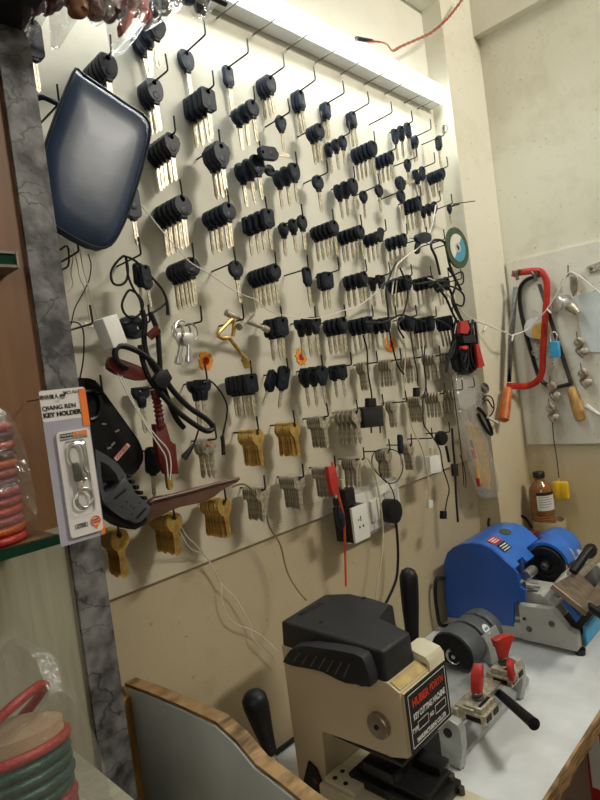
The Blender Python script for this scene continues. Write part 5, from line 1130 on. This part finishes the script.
# stickers
def on_hood(pa, pb, x0_, x1_, m, nm, lb=None, off=.0006):
    (ya, za), (yb, zb) = pa, pb; d = Vector((0, yb - ya, zb - za)).normalized(); nrm = Vector((0, -abs(d.z), abs(d.y)))
    bm = bmesh.new(); V = [Vector((x0_, ya, za)), Vector((x1_, ya, za)), Vector((x1_, yb, zb)), Vector((x0_, yb, zb))]
    A = [bm.verts.new(v + nrm * off) for v in V]; Q = [bm.verts.new(v + nrm * (off + .0005)) for v in V]
    bm.faces.new(A); bm.faces.new(Q[::-1])
    for i in range(4): j = (i + 1) % 4; bm.faces.new((A[i], A[j], Q[j], Q[i]))
    return part(nm, bm, m, bmn, False, lb)
pa_, pb_2, pc_2 = prof[-4], prof[-3], prof[-2]
def lrp(a, b, f): return (a[0] + (b[0] - a[0]) * f, a[1] + (b[1] - a[1]) * f)
on_hood(lrp(pb_2, pc_2, .05), lrp(pb_2, pc_2, .95), X0 + .022, X0 + .058, 'ink', 'sticker', 'black half of the sticker')
on_hood(lrp(pa_, pb_2, .0), lrp(pa_, pb_2, .98), X0 + .022, X0 + .058, 'red', 'sticker', 'red half of the sticker')
for yy in (.25, .5, .75):
    on_hood(lrp(pb_2, pc_2, yy), lrp(pb_2, pc_2, yy + .10), X0 + .026, X0 + .054, 'ink_white', 'printed_line', off=.0012)
    on_hood(lrp(pa_, pb_2, yy - .1), lrp(pa_, pb_2, yy), X0 + .026, X0 + .050, 'card', 'printed_line', off=.0012)
bm = bmesh.new(); lathe(bm, [(.012, 0), (.012, .0006)], (X0 + .10, lrp(prof[-4], prof[-3], .3)[0], lrp(prof[-4], prof[-3], .3)[1] + .0008), (0, -(prof[-4][1] - prof[-3][1]), (prof[-4][0] - prof[-3][0])), 24)
for v in bm.verts: v.co.x = X0 + .10 + (v.co.x - X0 - .10) * 1.3
part('oval_seal', bm, 'disc_green', bmn, label='faded green oval sticker')
bm = bmesh.new(); B(bm, X0 + .185, X0 + .21, -.15, -.13, 1.010, 1.040, .003); part('rocker_switch', bm, 'dark_red', bmn, label='dark red rocker switch')
bm = bmesh.new(); tube(bm, [W(489, 530, -.02), W(489, 519, -.020), W(497, 514, -.024), W(511, 514.5, -.035), W(524, 517, -.054), W(532, 528, -.07)], .0030, smooth=5); part('carry_cord', bm, 'cord_black', bmn)
bm = bmesh.new(); tube(bm, [(X0 - .001, -.020, .98), (X0 - .018, -.012, .985), (X0 - .028, -.010, .96), (X0 - .03, -.010, .92), (X0 - .025, -.010, .885), (X0 - .005, -.015, .876)], .004, smooth=5); part('power_cord', bm, 'cord_black', bmn)
for (y_, z_q) in ((-.19, .925), ): 
    bm = bmesh.new(); cyl(bm, (X0 - .0002, y_, z_q), (X0 - .0015, y_, z_q), .003); part('screw', bm, 'blackmetal', bmn)
for (y_, z_q) in ((-.243, .925), (-.197, .905)):
    bm = bmesh.new(); cyl(bm, (X0 + .001, y_, z_q), (X0 - .001, y_, z_q), .0055); part('screw', bm, 'dark_steel', bmn)
# clamps and lever in front
def P3(px, py, y): return W(px, py, y)
def slab(pts, y, d, m, nm, root, bev=.001, lb=None):
    """slab whose face is seen through the given pixels on a tilted plane given by per-point y"""
    V = [W(p[0], p[1], p[2]) for p in pts]; nr = (V[1] - V[0]).cross(V[2] - V[0]).normalized()
    if nr.y > 0: nr = -nr
    bm = bmesh.new(); A = [bm.verts.new(v) for v in V]; Q = [bm.verts.new(v - nr * d) for v in V]; n_ = len(V)
    fs_ = [bm.faces.new(A), bm.faces.new(Q[::-1])] + [bm.faces.new((A[i], Q[i], Q[(i + 1) % n_], A[(i + 1) % n_])) for i in range(n_)]
    if bev: bmesh.ops.bevel(bm, geom=list(bm.edges), offset=bev, segments=1, affect='EDGES')
    return part(nm, bm, m, root, False, lb)
slab([(553, 584, -.285), (577, 571, -.262), (600, 592, -.310), (588, 612, -.335)], 0, .010, 'bronze_steel', 'clamp_plate', bmn)
slab([(586, 612, -.335), (599, 592, -.310), (622, 560, -.27), (612, 600, -.335)], 0, .010, 'bronze_steel', 'clamp_plate', bmn)
slab([(557, 582, -.27), (570, 567, -.25), (582, 574, -.262), (571, 589, -.285)], 0, .02, 'machine_grey', 'clamp_block', bmn)
bm = bmesh.new(); tube(bm, [W(573, 572, -.272), W(585, 555, -.285), W(590, 549, -.29)], .0085, smooth=0, seg=12); part('lever_arm', bm, 'cord_black', bmn)
bm = bmesh.new(); bmesh.ops.create_uvsphere(bm, u_segments=20, v_segments=12, radius=1)
c_ = W(590, 551, -.285)
for v in bm.verts: v.co = Vector((c_.x + v.co.x * .024, c_.y + v.co.y * .012, c_.z + v.co.z * .014))
part('lever_knob', bm, 'cord_black', bmn, label='flattened black lever knob')
bm = bmesh.new(); tube(bm, [W(588, 606, -.33), W(610, 620, -.36)], .008, smooth=0, seg=12); part('handle', bm, 'cord_black', bmn)
slab([(565, 597, -.285), (572, 590, -.28), (590, 605, -.31), (580, 618, -.31)], 0, .012, 'blue', 'vise_block', bmn)
slab([(571, 560, -.225), (577, 548, -.215), (584, 552, -.225), (580, 563, -.235)], 0, .012, 'machine_grey', 'bracket', bmn)

# ================================================================ SILVER HORIZONTAL KEY MACHINE
sm = thing('key_machine', 'silver-grey duplicating key machine with black motor hood and red wing knobs', 'key machine', (.80, -.20, .87))
bm = bmesh.new(); prism(bm, [(-.10, .8745), (-.250, .8745), (-.252, .885), (-.225, .902), (-.205, .928), (-.11, .928), (-.10, .92)], 0, .700, .935, .004); part('body', bm, 'silver_paint', sm)
for xa in (.680, .885):
    P_ = [(-.186, .876), (-.256, .872), (-.262, .905), (-.263, .930), (-.259, .938), (-.248, .942), (-.234, .940), (-.226, .934), (-.219, .922)] 
    bm = bmesh.new(); prism(bm, P_, 0, xa, xa + .015, .002); part('end_bracket', bm, 'silver_paint', sm)
    bm = bmesh.new(); cyl(bm, (xa + .0005, -.242, .922), (xa - .002, -.242, .922), .0065); part('screw_plug', bm, 'cord_black', sm)
    for y_ in (-.200, -.250):
        bm = bmesh.new(); cyl(bm, (xa + .008, y_, .8702), (xa + .008, y_, .876), .006); part('foot', bm, 'blackmetal', sm)
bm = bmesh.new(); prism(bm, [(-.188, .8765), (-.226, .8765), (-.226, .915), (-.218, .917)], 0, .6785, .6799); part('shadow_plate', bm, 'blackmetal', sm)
bm = bmesh.new(); cyl(bm, (.695, -.245, .925), (.885, -.245, .925), .0075); part('guide_shaft', bm, 'steel', sm)
bm = bmesh.new(); B(bm, .712, .850, -.268, -.238, .938, .946, .001); B(bm, .705, .870, -.245, -.236, .930, .944, .001); part('carriage_rail', bm, 'nickel', sm)
mc = (-.170, .956)
def hoodP(k):
    q = [(mc[0] + .040 * math.cos(a_), mc[1] + .036 * math.sin(a_)) for a_ in [-.55 + i * (PI + 1.1) / 22 for i in range(23)]]
    return [((y - mc[0]) * k + mc[0], (z - mc[1]) * k + mc[1]) for y, z in q]
def hseg(k, xa, xb, m, nm, bev=.002, lb=None):
    bm = bmesh.new(); prism(bm, hoodP(k), 0, xa, xb, bev); part(nm, bm, m, sm, label=lb)
hseg(1, .829, .872, 'grey_device', 'motor_hood', lb='charcoal rounded motor hood'); hseg(.95, .825, .8288, 'cord_black', 'hood_face', 0)
hseg(.84, .8722, .880, 'cord_black', 'hood_groove', 0); hseg(.97, .8802, .912, 'grey_device', 'motor_hood', lb='charcoal rounded motor hood')
hseg(.84, .9122, .920, 'cord_black', 'hood_groove', 0); hseg(.95, .9202, .945, 'grey_device', 'motor_hood', .004, 'charcoal rounded motor hood')
bm = bmesh.new(); tube(bm, [(.8242, mc[0] - .004 + .012 * math.cos(a_), .952 + .012 * math.sin(a_)) for a_ in [i * .35 - 2.6 for i in range(12)]], .0018, smooth=1, seg=6, rfun=lambda f: .0008 + .0022 * f); part('swirl_mark', bm, 'steel', sm)
bm = bmesh.new(); lathe(bm, [(.0035, 0), (.0035, .0008)], (.8245, mc[0] - .004, .952), (-1, 0, 0), 14); part('swirl_mark', bm, 'steel', sm)
na = 2.50; by_, bz_ = mc[0] + .0390 * math.cos(na), mc[1] + .0352 * math.sin(na)
bm = bmesh.new(); lathe(bm, [(.0090, 0), (.0090, .0006)], (.896, by_, bz_), (0, math.cos(na), math.sin(na) * 1.1), 24); part('round_badge', bm, 'white', sm, label='white round badge with blue emblem')
for dx in (-.003, .003):
    bm = bmesh.new(); lathe(bm, [(.0024, 0), (.0024, .0005)], (.896 + dx, by_ + .0006 * math.cos(na), bz_ + .0008 + .0006 * math.sin(na)), (0, math.cos(na), math.sin(na) * 1.1), 12); part('badge_emblem', bm, 'disc_blue', sm)
bm = bmesh.new(); prism(bm, [(-.11, .925), (-.216, .925), (-.214, .955), (-.205, .975), (-.19, .965), (-.13, .94)], 0, .875, .925, .003); part('hood_cheek', bm, 'silver_paint', sm)
for i, (px_, py_) in enumerate(((477, 704), (503, 668))):
    cc = W(px_, py_, -.262); xa = cc.x - .022; z_t = cc.z
    bm = bmesh.new(); B(bm, xa, xa + .046, -.285, -.243, z_t - .016, z_t - .002, .0015); B(bm, xa + .003, xa + .043, -.280, -.250, z_t - .0018, z_t + .006, .0015); part('clamp_jaw', bm, 'nickel', sm)
    bm = bmesh.new(); B(bm, xa + .004, xa + .018, -.2862, -.2852, z_t - .012, z_t - .004); B(bm, xa + .026, xa + .040, -.2862, -.2852, z_t - .012, z_t - .004); B(bm, xa + .008, xa + .038, -.276, -.271, z_t + .0062, z_t + .0066); B(bm, xa - .0009, xa - .0001, -.278, -.255, z_t - .013, z_t - .006); part('jaw_slot', bm, 'cord_black', sm)
    c = Vector((xa + .026, -.262, z_t + .0065))
    bm = bmesh.new(); lathe(bm, [(.008, 0), (.009, .001), (.009, .003), (.0065, .004), (.0065, .007), (.0085, .008), (.0085, .010), (.005, .012)], c, seg=20); part('collar', bm, 'dark_steel', sm)
    bm = bmesh.new()
    if i == 0:
        prism(bm, smoothpoly([(-.006, .0), (.006, 0), (.010, .012), (.020, .030), (.015, .036), (.006, .030), (-.004, .016)], 2), 1, -.007, .007, .0025, mtx=Matrix.Translation(c + Vector((0, 0, .010))) @ Matrix.Rotation(.1, 4, 'Z'))
    else:
        prism(bm, smoothpoly([(-.0065, 0), (.0065, 0), (.008, .012), (.022, .022), (.024, .028), (.014, .032), (-.012, .034), (-.016, .030), (-.010, .020), (-.008, .012)], 2), 1, -.006, .006, .0025, mtx=Matrix.Translation(c + Vector((0, 0, .010))) @ Matrix.Rotation(-.35, 4, 'Z'))
    part('wing_knob', bm, 'red', sm, label='glossy red wing knob')
c = W(515, 671, -.292)
bm = bmesh.new(); lathe(bm, [(.008, 0), (.0155, .001), (.017, .004), (.017, .008), (.014, .010)], c + Vector((-.003, .010, 0)), (.35, -1, .1), 24); part('round_knob', bm, 'red', sm, label='round red knob with pale centre')
bm = bmesh.new(); lathe(bm, [(.009, 0), (.009, .001), (.005, .002)], c + Vector((.0006, -.0004, .001)), (.35, -1, .1), 20); part('knob_centre', bm, 'machine_grey', sm)
a_, b__ = W(495, 690, -.255), W(533, 723, -.345)
bm = bmesh.new(); tube(bm, [a_, a_.lerp(b__, .2), a_.lerp(b__, .6), a_.lerp(b__, .93), b__, b__ + (b__ - a_) * .04], .0085, smooth=3, seg=14, rfun=lambda f: (.0062 + .0026 * f) if f < .93 else .0088 * max(.25, 1 - (f - .93) * 11)); part('handle', bm, 'cord_black', sm, label='black rubber carriage handle')
bm = bmesh.new(); tube(bm, [W(440, 655, -.12), W(425, 654, -.09), W(400, 655, -.06), W(380, 660, -.05)], .003, smooth=4); part('power_cord', bm, 'cord_black', sm)

# ================================================================ BEIGE VERTICAL KEY MACHINE
vm = thing('key_machine', 'beige upright key cutting machine with charcoal top cover in the foreground', 'key machine', (.55, -.20, .87))
xs, xr = .512, .604
YZ = [(-.100, .8705), (-.100, 1.089), (-.280, 1.086), (-.296, 1.078), (-.296, 1.000), (-.270, .992), (-.160, .990), (-.157, .985), (-.157, .8705)]
bm = bmesh.new(); prism(bm, YZ, 0, xs, xr, .003); part('body', bm, 'beige', vm)
bm = bmesh.new(); prism(bm, [(-.262, 1.0862), (-.262, 1.096), (-.270, 1.098), (-.294, 1.093), (-.299, 1.086), (-.299, 1.002), (-.2965, 1.002), (-.2965, 1.0862)], 0, .574, .609, .002); part('head_block', bm, 'beige_light', vm)
co = [(p.x, p.y) for p in [on(a1, b1, 2, 1.122) for a1, b1 in ((279, 620), (324, 593.5), (351, 592.6), (369, 599.5), (394.6, 604), (376.6, 616), (411, 625.6), (385.6, 641.6))]]
co[0] = (.514, -.100); co[-1] = (.513, -.279); co[-2] = (.573, -.279); co[5] = (.582, -.215)
bm = bmesh.new(); A = [bm.verts.new((x, y, 1.083)) for x, y in co]
NC = len(co); cxm = sum(p[0] for p in co) / NC; cym = sum(p[1] for p in co) / NC
Q = [bm.verts.new((x + (cxm - x) * .02, y + (cym - y) * .02, 1.122)) for x, y in co]
bm.faces.new(A); bm.faces.new(Q[::-1])
for i in range(NC): j = (i + 1) % NC; bm.faces.new((A[i], A[j], Q[j], Q[i]))
bmesh.ops.bevel(bm, geom=[e for e in bm.edges if not all(v in A for v in e.verts)], offset=.005, segments=3, affect='EDGES', profile=.6)
for v in bm.verts:
    pass
part('top_cover', bm, 'cover', vm, label='charcoal plastic top cover')
for (a1, b1) in ((321, 622), (364, 598)):
    p = on(a1, b1, 2, 1.122); bm = bmesh.new(); cyl(bm, p - Vector((0, 0, .002)), p + Vector((0, 0, .0008)), .0035, seg=14); part('cover_screw', bm, 'ink', vm)
text('MINIDE', .015, 'ink', vm, on(311, 609, 2, 1.1222) - vm.location, (0, 0, -.05), depth=.0002, bold=.0002)
# yellow stained sticker patch on front slope + nameplate
rel(box('yellow_patch', 'yellow', .522, .560, -.2885, -.2815, 1.0855, 1.0862), vm) if False else None
bm = bmesh.new(); V = [(.5155, -.2815, 1.0857), (.5735, -.2815, 1.0857), (.5735, -.2948, 1.0792), (.5155, -.2948, 1.0792)]
A = [bm.verts.new(v) for v in V]; Q = [bm.verts.new((v[0], v[1] - .0004, v[2] + .0008)) for v in V]; bm.faces.new(A); bm.faces.new(Q[::-1])
for i in range(4): bm.faces.new((A[i], A[(i + 1) % 4], Q[(i + 1) % 4], Q[i]))
M['stain'] = mat('yellowed_sticker', (.52, .38, .14), .55, 0, .12, 60); part('yellowed_sticker', bm, 'stain', vm, False)
npx0, npx1, npz0, npz1 = .516, .606, 1.005, 1.076
rel(box('nameplate', 'ink', npx0, npx1, -.3006, -.2993, npz0, npz1), vm); rel(box('nameplate_backing', 'beige', npx0, .5739, -.2992, -.2962, npz0, npz1), vm)
bm = bmesh.new()
w_ = .0008
for (a1, a2, b1, b2) in ((npx0 + .004, npx1 - .004, npz0 + .004, npz0 + .0048), (npx0 + .004, npx1 - .004, npz1 - .0048, npz1 - .004), (npx0 + .004, npx0 + .0048, npz0 + .004, npz1 - .004), (npx1 - .0048, npx1 - .004, npz0 + .004, npz1 - .004)): B(bm, a1, a2, -.3009, -.3006, b1, b2)
for (a1, a2) in ((.534, .556), (.572, .596)):
    z1_, z2_ = 1.024, 1.034
    B(bm, a1, a2, -.3009, -.3006, z1_, z1_ + .0006); B(bm, a1, a2, -.3009, -.3006, z2_, z2_ + .0006); B(bm, a1, a1 + .0006, -.3009, -.3006, z1_, z2_); B(bm, a2, a2 + .0006, -.3009, -.3006, z1_, z2_)
part('nameplate_lines', bm, 'ink_white', vm, False)
def npt(s, size, m, x, z, sx=1, al='CENTER', bold=.0002): text(s, size, m, vm, Vector((x, -.3008, z)) - vm.location, FRONT, depth=.0001, align=al, sx=sx, bold=bold)
npt('HUBER', .0135, 'ink_red', .545, 1.0585, .85, bold=.0004); npt('PDRYN', .0125, 'ink_red', .581, 1.0595, .75)
npt('KEY CUTTING MACHINE', .0102, 'ink_white', .562, 1.0425, .62, bold=.0003)
npt('TYPE', .008, 'ink_white', .528, 1.028, .75); npt('NO', .007, 'ink_white', .564, 1.029, .8)
npt('MANUFACTURING CO.,LTD', .0075, 'ink_white', .561, 1.0145, .68, bold=.0003)
# round knob on the side
kc = on(377, 727, 0, .505)
bm = bmesh.new(); lathe(bm, [(.012, 0), (.0155, .001), (.0155, .007), (.014, .0085), (.004, .0085)], (xs + .0005, kc.y, kc.z), (-1, 0, 0), 28); part('side_knob', bm, 'bronze_steel', vm, label='round bronze-coloured side knob')
bm = bmesh.new(); cyl(bm, (xs - .0082, kc.y, kc.z), (xs - .0092, kc.y, kc.z), .0032, seg=12); part('knob_socket', bm, 'ink', vm)
# ribbed black side grip
gp = [(282, 662), (290, 650), (298, 646), (320, 648), (345, 652), (361, 657), (366, 668), (370, 680), (369, 688), (361, 684), (352, 685), (338, 680), (322, 672), (305, 668), (293, 666)]
q = [(on(a1, b1, 0, .494).y, on(a1, b1, 0, .494).z) for a1, b1 in gp]
bm = bmesh.new(); prism(bm, smoothpoly(q, 2), 0, .494, .5115, .003); part('side_grip', bm, 'cover', vm, label='curved black grip plate with ribs')
bm = bmesh.new()
for i in range(7): tube(bm, [on(300 + i * 8.3, 653 + i * 1.8, 0, .4930), on(294 + i * 8.3, 661 + i * 2.6, 0, .4930)], .0011, smooth=0, seg=6)
part('grip_rib', bm, 'grey_device', vm)
# base, table and vise
bm = bmesh.new(); B(bm, .495, .592, -.352, -.1575, .8705, .925, .004); part('base', bm, 'beige_light', vm)
bm = bmesh.new(); B(bm, .500, .530, -.215, -.165, .9255, .933, .001); part('bolt_pad', bm, 'beige_light', vm)
bm = bmesh.new()
for (x_, y_) in ((.507, -.178), (.522, -.178), (.507, -.196), (.522, -.196)): cyl(bm, (x_, y_, .9331), (x_, y_, .9338), .0032, seg=12)
part('bolt', bm, 'ink', vm)
bm = bmesh.new(); cyl(bm, (.555, -.255, .991), (.555, -.255, .975), .022); cyl(bm, (.555, -.255, .975), (.555, -.255, .958), .014); cyl(bm, (.555, -.255, .958), (.555, -.255, .944), .007); B(bm, .515, .60, -.285, -.175, .984, .9895, .001); part('spindle', bm, 'blackmetal', vm)
bm = bmesh.new(); B(bm, .520, .588, -.315, -.190, .9255, .938, .002); B(bm, .528, .584, -.305, -.200, .938, .948, .002); B(bm, .522, .545, -.262, -.215, .948, .962, .002); B(bm, .566, .590, -.300, -.235, .948, .958, .002); part('cross_vise', bm, 'blackmetal', vm)
bm = bmesh.new(); cyl(bm, (.581, -.305, .9381), (.581, -.305, .945), .005); cyl(bm, (.581, -.318, .9255), (.581, -.318, .934), .004); part('bolt', bm, 'dark_steel', vm)
bm = bmesh.new(); cyl(bm, (.60, -.235, .985), (.655, -.235, .975), .013, .010); cyl(bm, (.612, -.235, .968), (.64, -.235, .955), .016, .012); part('motor_coupling', bm, 'blackmetal', vm)
bm = bmesh.new(); prism(bm, [(-.112, .900), (-.128, .935), (-.142, .93), (-.152, .905), (-.152, .88), (-.115, .88)], 0, .5085, .5118, .001); part('side_badge', bm, 'ink', vm)
bm = bmesh.new(); cyl(bm, (.5086, -.138, .912), (.5078, -.138, .912), .004); part('badge_emblem', bm, 'dark_red', vm)
bm = bmesh.new(); lathe(bm, [(.005, 0), (.013, .001), (.014, .003), (.014, .012), (.010, .014)], (.511, -.185, .912), (-1, 0, 0), 20); part('feed_knob', bm, 'beige_light', vm)
# lever handles
def lever(pts, y, root, prof_, lb):
    A_, B_ = W(*pts[0], y), W(*pts[1], y); bm = bmesh.new(); d_ = (B_ - A_); L_ = d_.length
    lathe(bm, [(r, h * L_) for r, h in prof_], A_, d_, 20); part('lever_grip', bm, 'cord_black', root, label=lb); return A_, B_
A_, B_ = lever([(252, 692), (271, 754)], -.2, vm, [(.004, 0), (.010, .03), (.0138, .1), (.0142, .22), (.0115, .5), (.0085, .8), (.0075, .97), (.005, 1.0)], 'black bulb-shaped left lever grip')
e_ = W(296, 806, -.2)
bm = bmesh.new(); cyl(bm, B_, e_, .004); cyl(bm, e_, (.495, -.20, .91), .005); part('lever_rod', bm, 'steel', vm, label='chrome lever rod')
A_, B_ = lever([(408, 568), (413, 648)], -.2, vm, [(.004, 0), (.010, .03), (.0135, .1), (.0138, .22), (.0125, .5), (.0100, .8), (.0090, .97), (.006, 1.0)], 'tall black right lever grip')
bm = bmesh.new(); cyl(bm, B_, B_ + (B_ - A_) * .28, .005); cyl(bm, B_ + (B_ - A_) * .28, (.60, -.215, 1.0), .005); part('lever_rod', bm, 'steel', vm)
# cable trim along desk and wall
bm = bmesh.new(); tube(bm, [(.36, -.002, .8745), (.52, -.004, .8745), (.70, -.004, .8745)], .004, smooth=0, seg=8); tag(obj('cable', bm, 'cord_black', smooth=True), 'black cable lying along the back of the counter behind the beige machine', 'cable')
bm = bmesh.new(); tube(bm, [(.66, -.03, .874), (.75, -.025, .874), (.80, -.04, .90), (.80, -.05, .93)], .003, smooth=4); tag(obj('cable', bm, 'cord_black', smooth=True), 'black cable crossing the counter behind the silver machine', 'cable')

def nest(root, parent_name, child_names):
    ch = list(root.children); ps = [c for c in ch if c.name.split('.')[0] == parent_name]
    if not ps: return
    T = Matrix.Translation(root.location)
    for c in ch:
        if c.name.split('.')[0] in child_names:
            wm = T @ c.matrix_parent_inverse @ c.matrix_basis
            def cen(o): return sum((v.co for v in o.data.vertices), Vector()) / max(1, len(o.data.vertices))
            cc = wm @ cen(c); p = min(ps, key=lambda q: (cen(q) - cc).length)
            c.parent = p; c.matrix_parent_inverse = Matrix(); c.matrix_basis = wm
nest(vm, 'nameplate', ('lettering', 'nameplate_lines')); nest(vm, 'side_knob', ('knob_socket',)); nest(vm, 'side_grip', ('grip_rib',)); nest(vm, 'top_cover', ('cover_screw',)); nest(vm, 'lever_grip', ('lever_rod',)); nest(vm, 'side_badge', ('badge_emblem',))
nest(sm, 'motor_hood', ('hood_face', 'swirl_mark', 'round_badge', 'hood_groove', 'badge_emblem')); nest(sm, 'clamp_jaw', ('jaw_slot', 'collar', 'wing_knob')); nest(sm, 'round_knob', ('knob_centre',)); nest(sm, 'end_bracket', ('screw_plug', 'foot', 'shadow_plate'))
nest(bmn, 'sticker', ('printed_line',)); nest(bmn, 'cutter_wheel', ('hub_nut',)); nest(bmn, 'side_cheek', ('screw',)); nest(bmn, 'lever_arm', ('lever_knob',))
nest(hs, 'frame', ('wing_nut', 'lettering')); nest(hb, 'frame', ('wing_nut',)); nest(bt, 'paper_label', ('printed_line', 'label_band'))
nest(sb, 'face_plate', ('rocker_switch', 'socket_recess')); nest(mp, 'face_plate', ('pin_hole',)); nest(cd, 'window_frame', ('blister', 'window_backing')); nest(cs, 'label_plate', ('label_field',))
# ================================================================ LIGHT, WORLD, CAMERA
def area(name, loc, target, sx, sy, power, col):
    l = bpy.data.lights.new(name, 'AREA'); l.shape = 'RECTANGLE'; l.size = sx; l.size_y = sy; l.energy = power; l.color = col
    o = bpy.data.objects.new(name, l); C.objects.link(o); o.location = loc
    o.rotation_euler = (Vector(target) - Vector(loc)).to_track_quat('-Z', 'Y').to_euler(); return o
area('ceiling_lamp', (1.20, -1.35, 2.50), (.9, -.1, 1.3), .45, .10, 17, (1.0, .94, .83))
area('shop_fill', (-.75, -1.25, 1.95), (1.0, 0, 1.15), .6, .6, 4.5, (1.0, .94, .84))
area('tube_lamp', (.79, -.047, 2.077), (.79, -.12, 1.60), .92, .02, 3.6, (.93, 1.0, .98))
w = bpy.data.worlds.new('world'); bpy.context.scene.world = w; w.use_nodes = True
w.node_tree.nodes['Background'].inputs[0].default_value = (.95, .86, .72, 1); w.node_tree.nodes['Background'].inputs[1].default_value = .17
cam = bpy.data.cameras.new('camera'); co_ = bpy.data.objects.new('camera', cam); C.objects.link(co_)
cam.sensor_fit = 'VERTICAL'; cam.sensor_height = 36; cam.lens = F / 800 * 36; cam.clip_start = .02
Rm = Matrix(((Xc.x, -Xc.y, -Xc.z), (Yc.x, -Yc.y, -Yc.z), (Zc.x, -Zc.y, -Zc.z)))
co_.matrix_world = Matrix.Translation(CAMLOC) @ Rm.to_4x4()
bpy.context.scene.camera = co_
vs = bpy.context.scene.view_settings; vs.view_transform = 'AgX' if False else 'Standard'; vs.exposure = 0.0
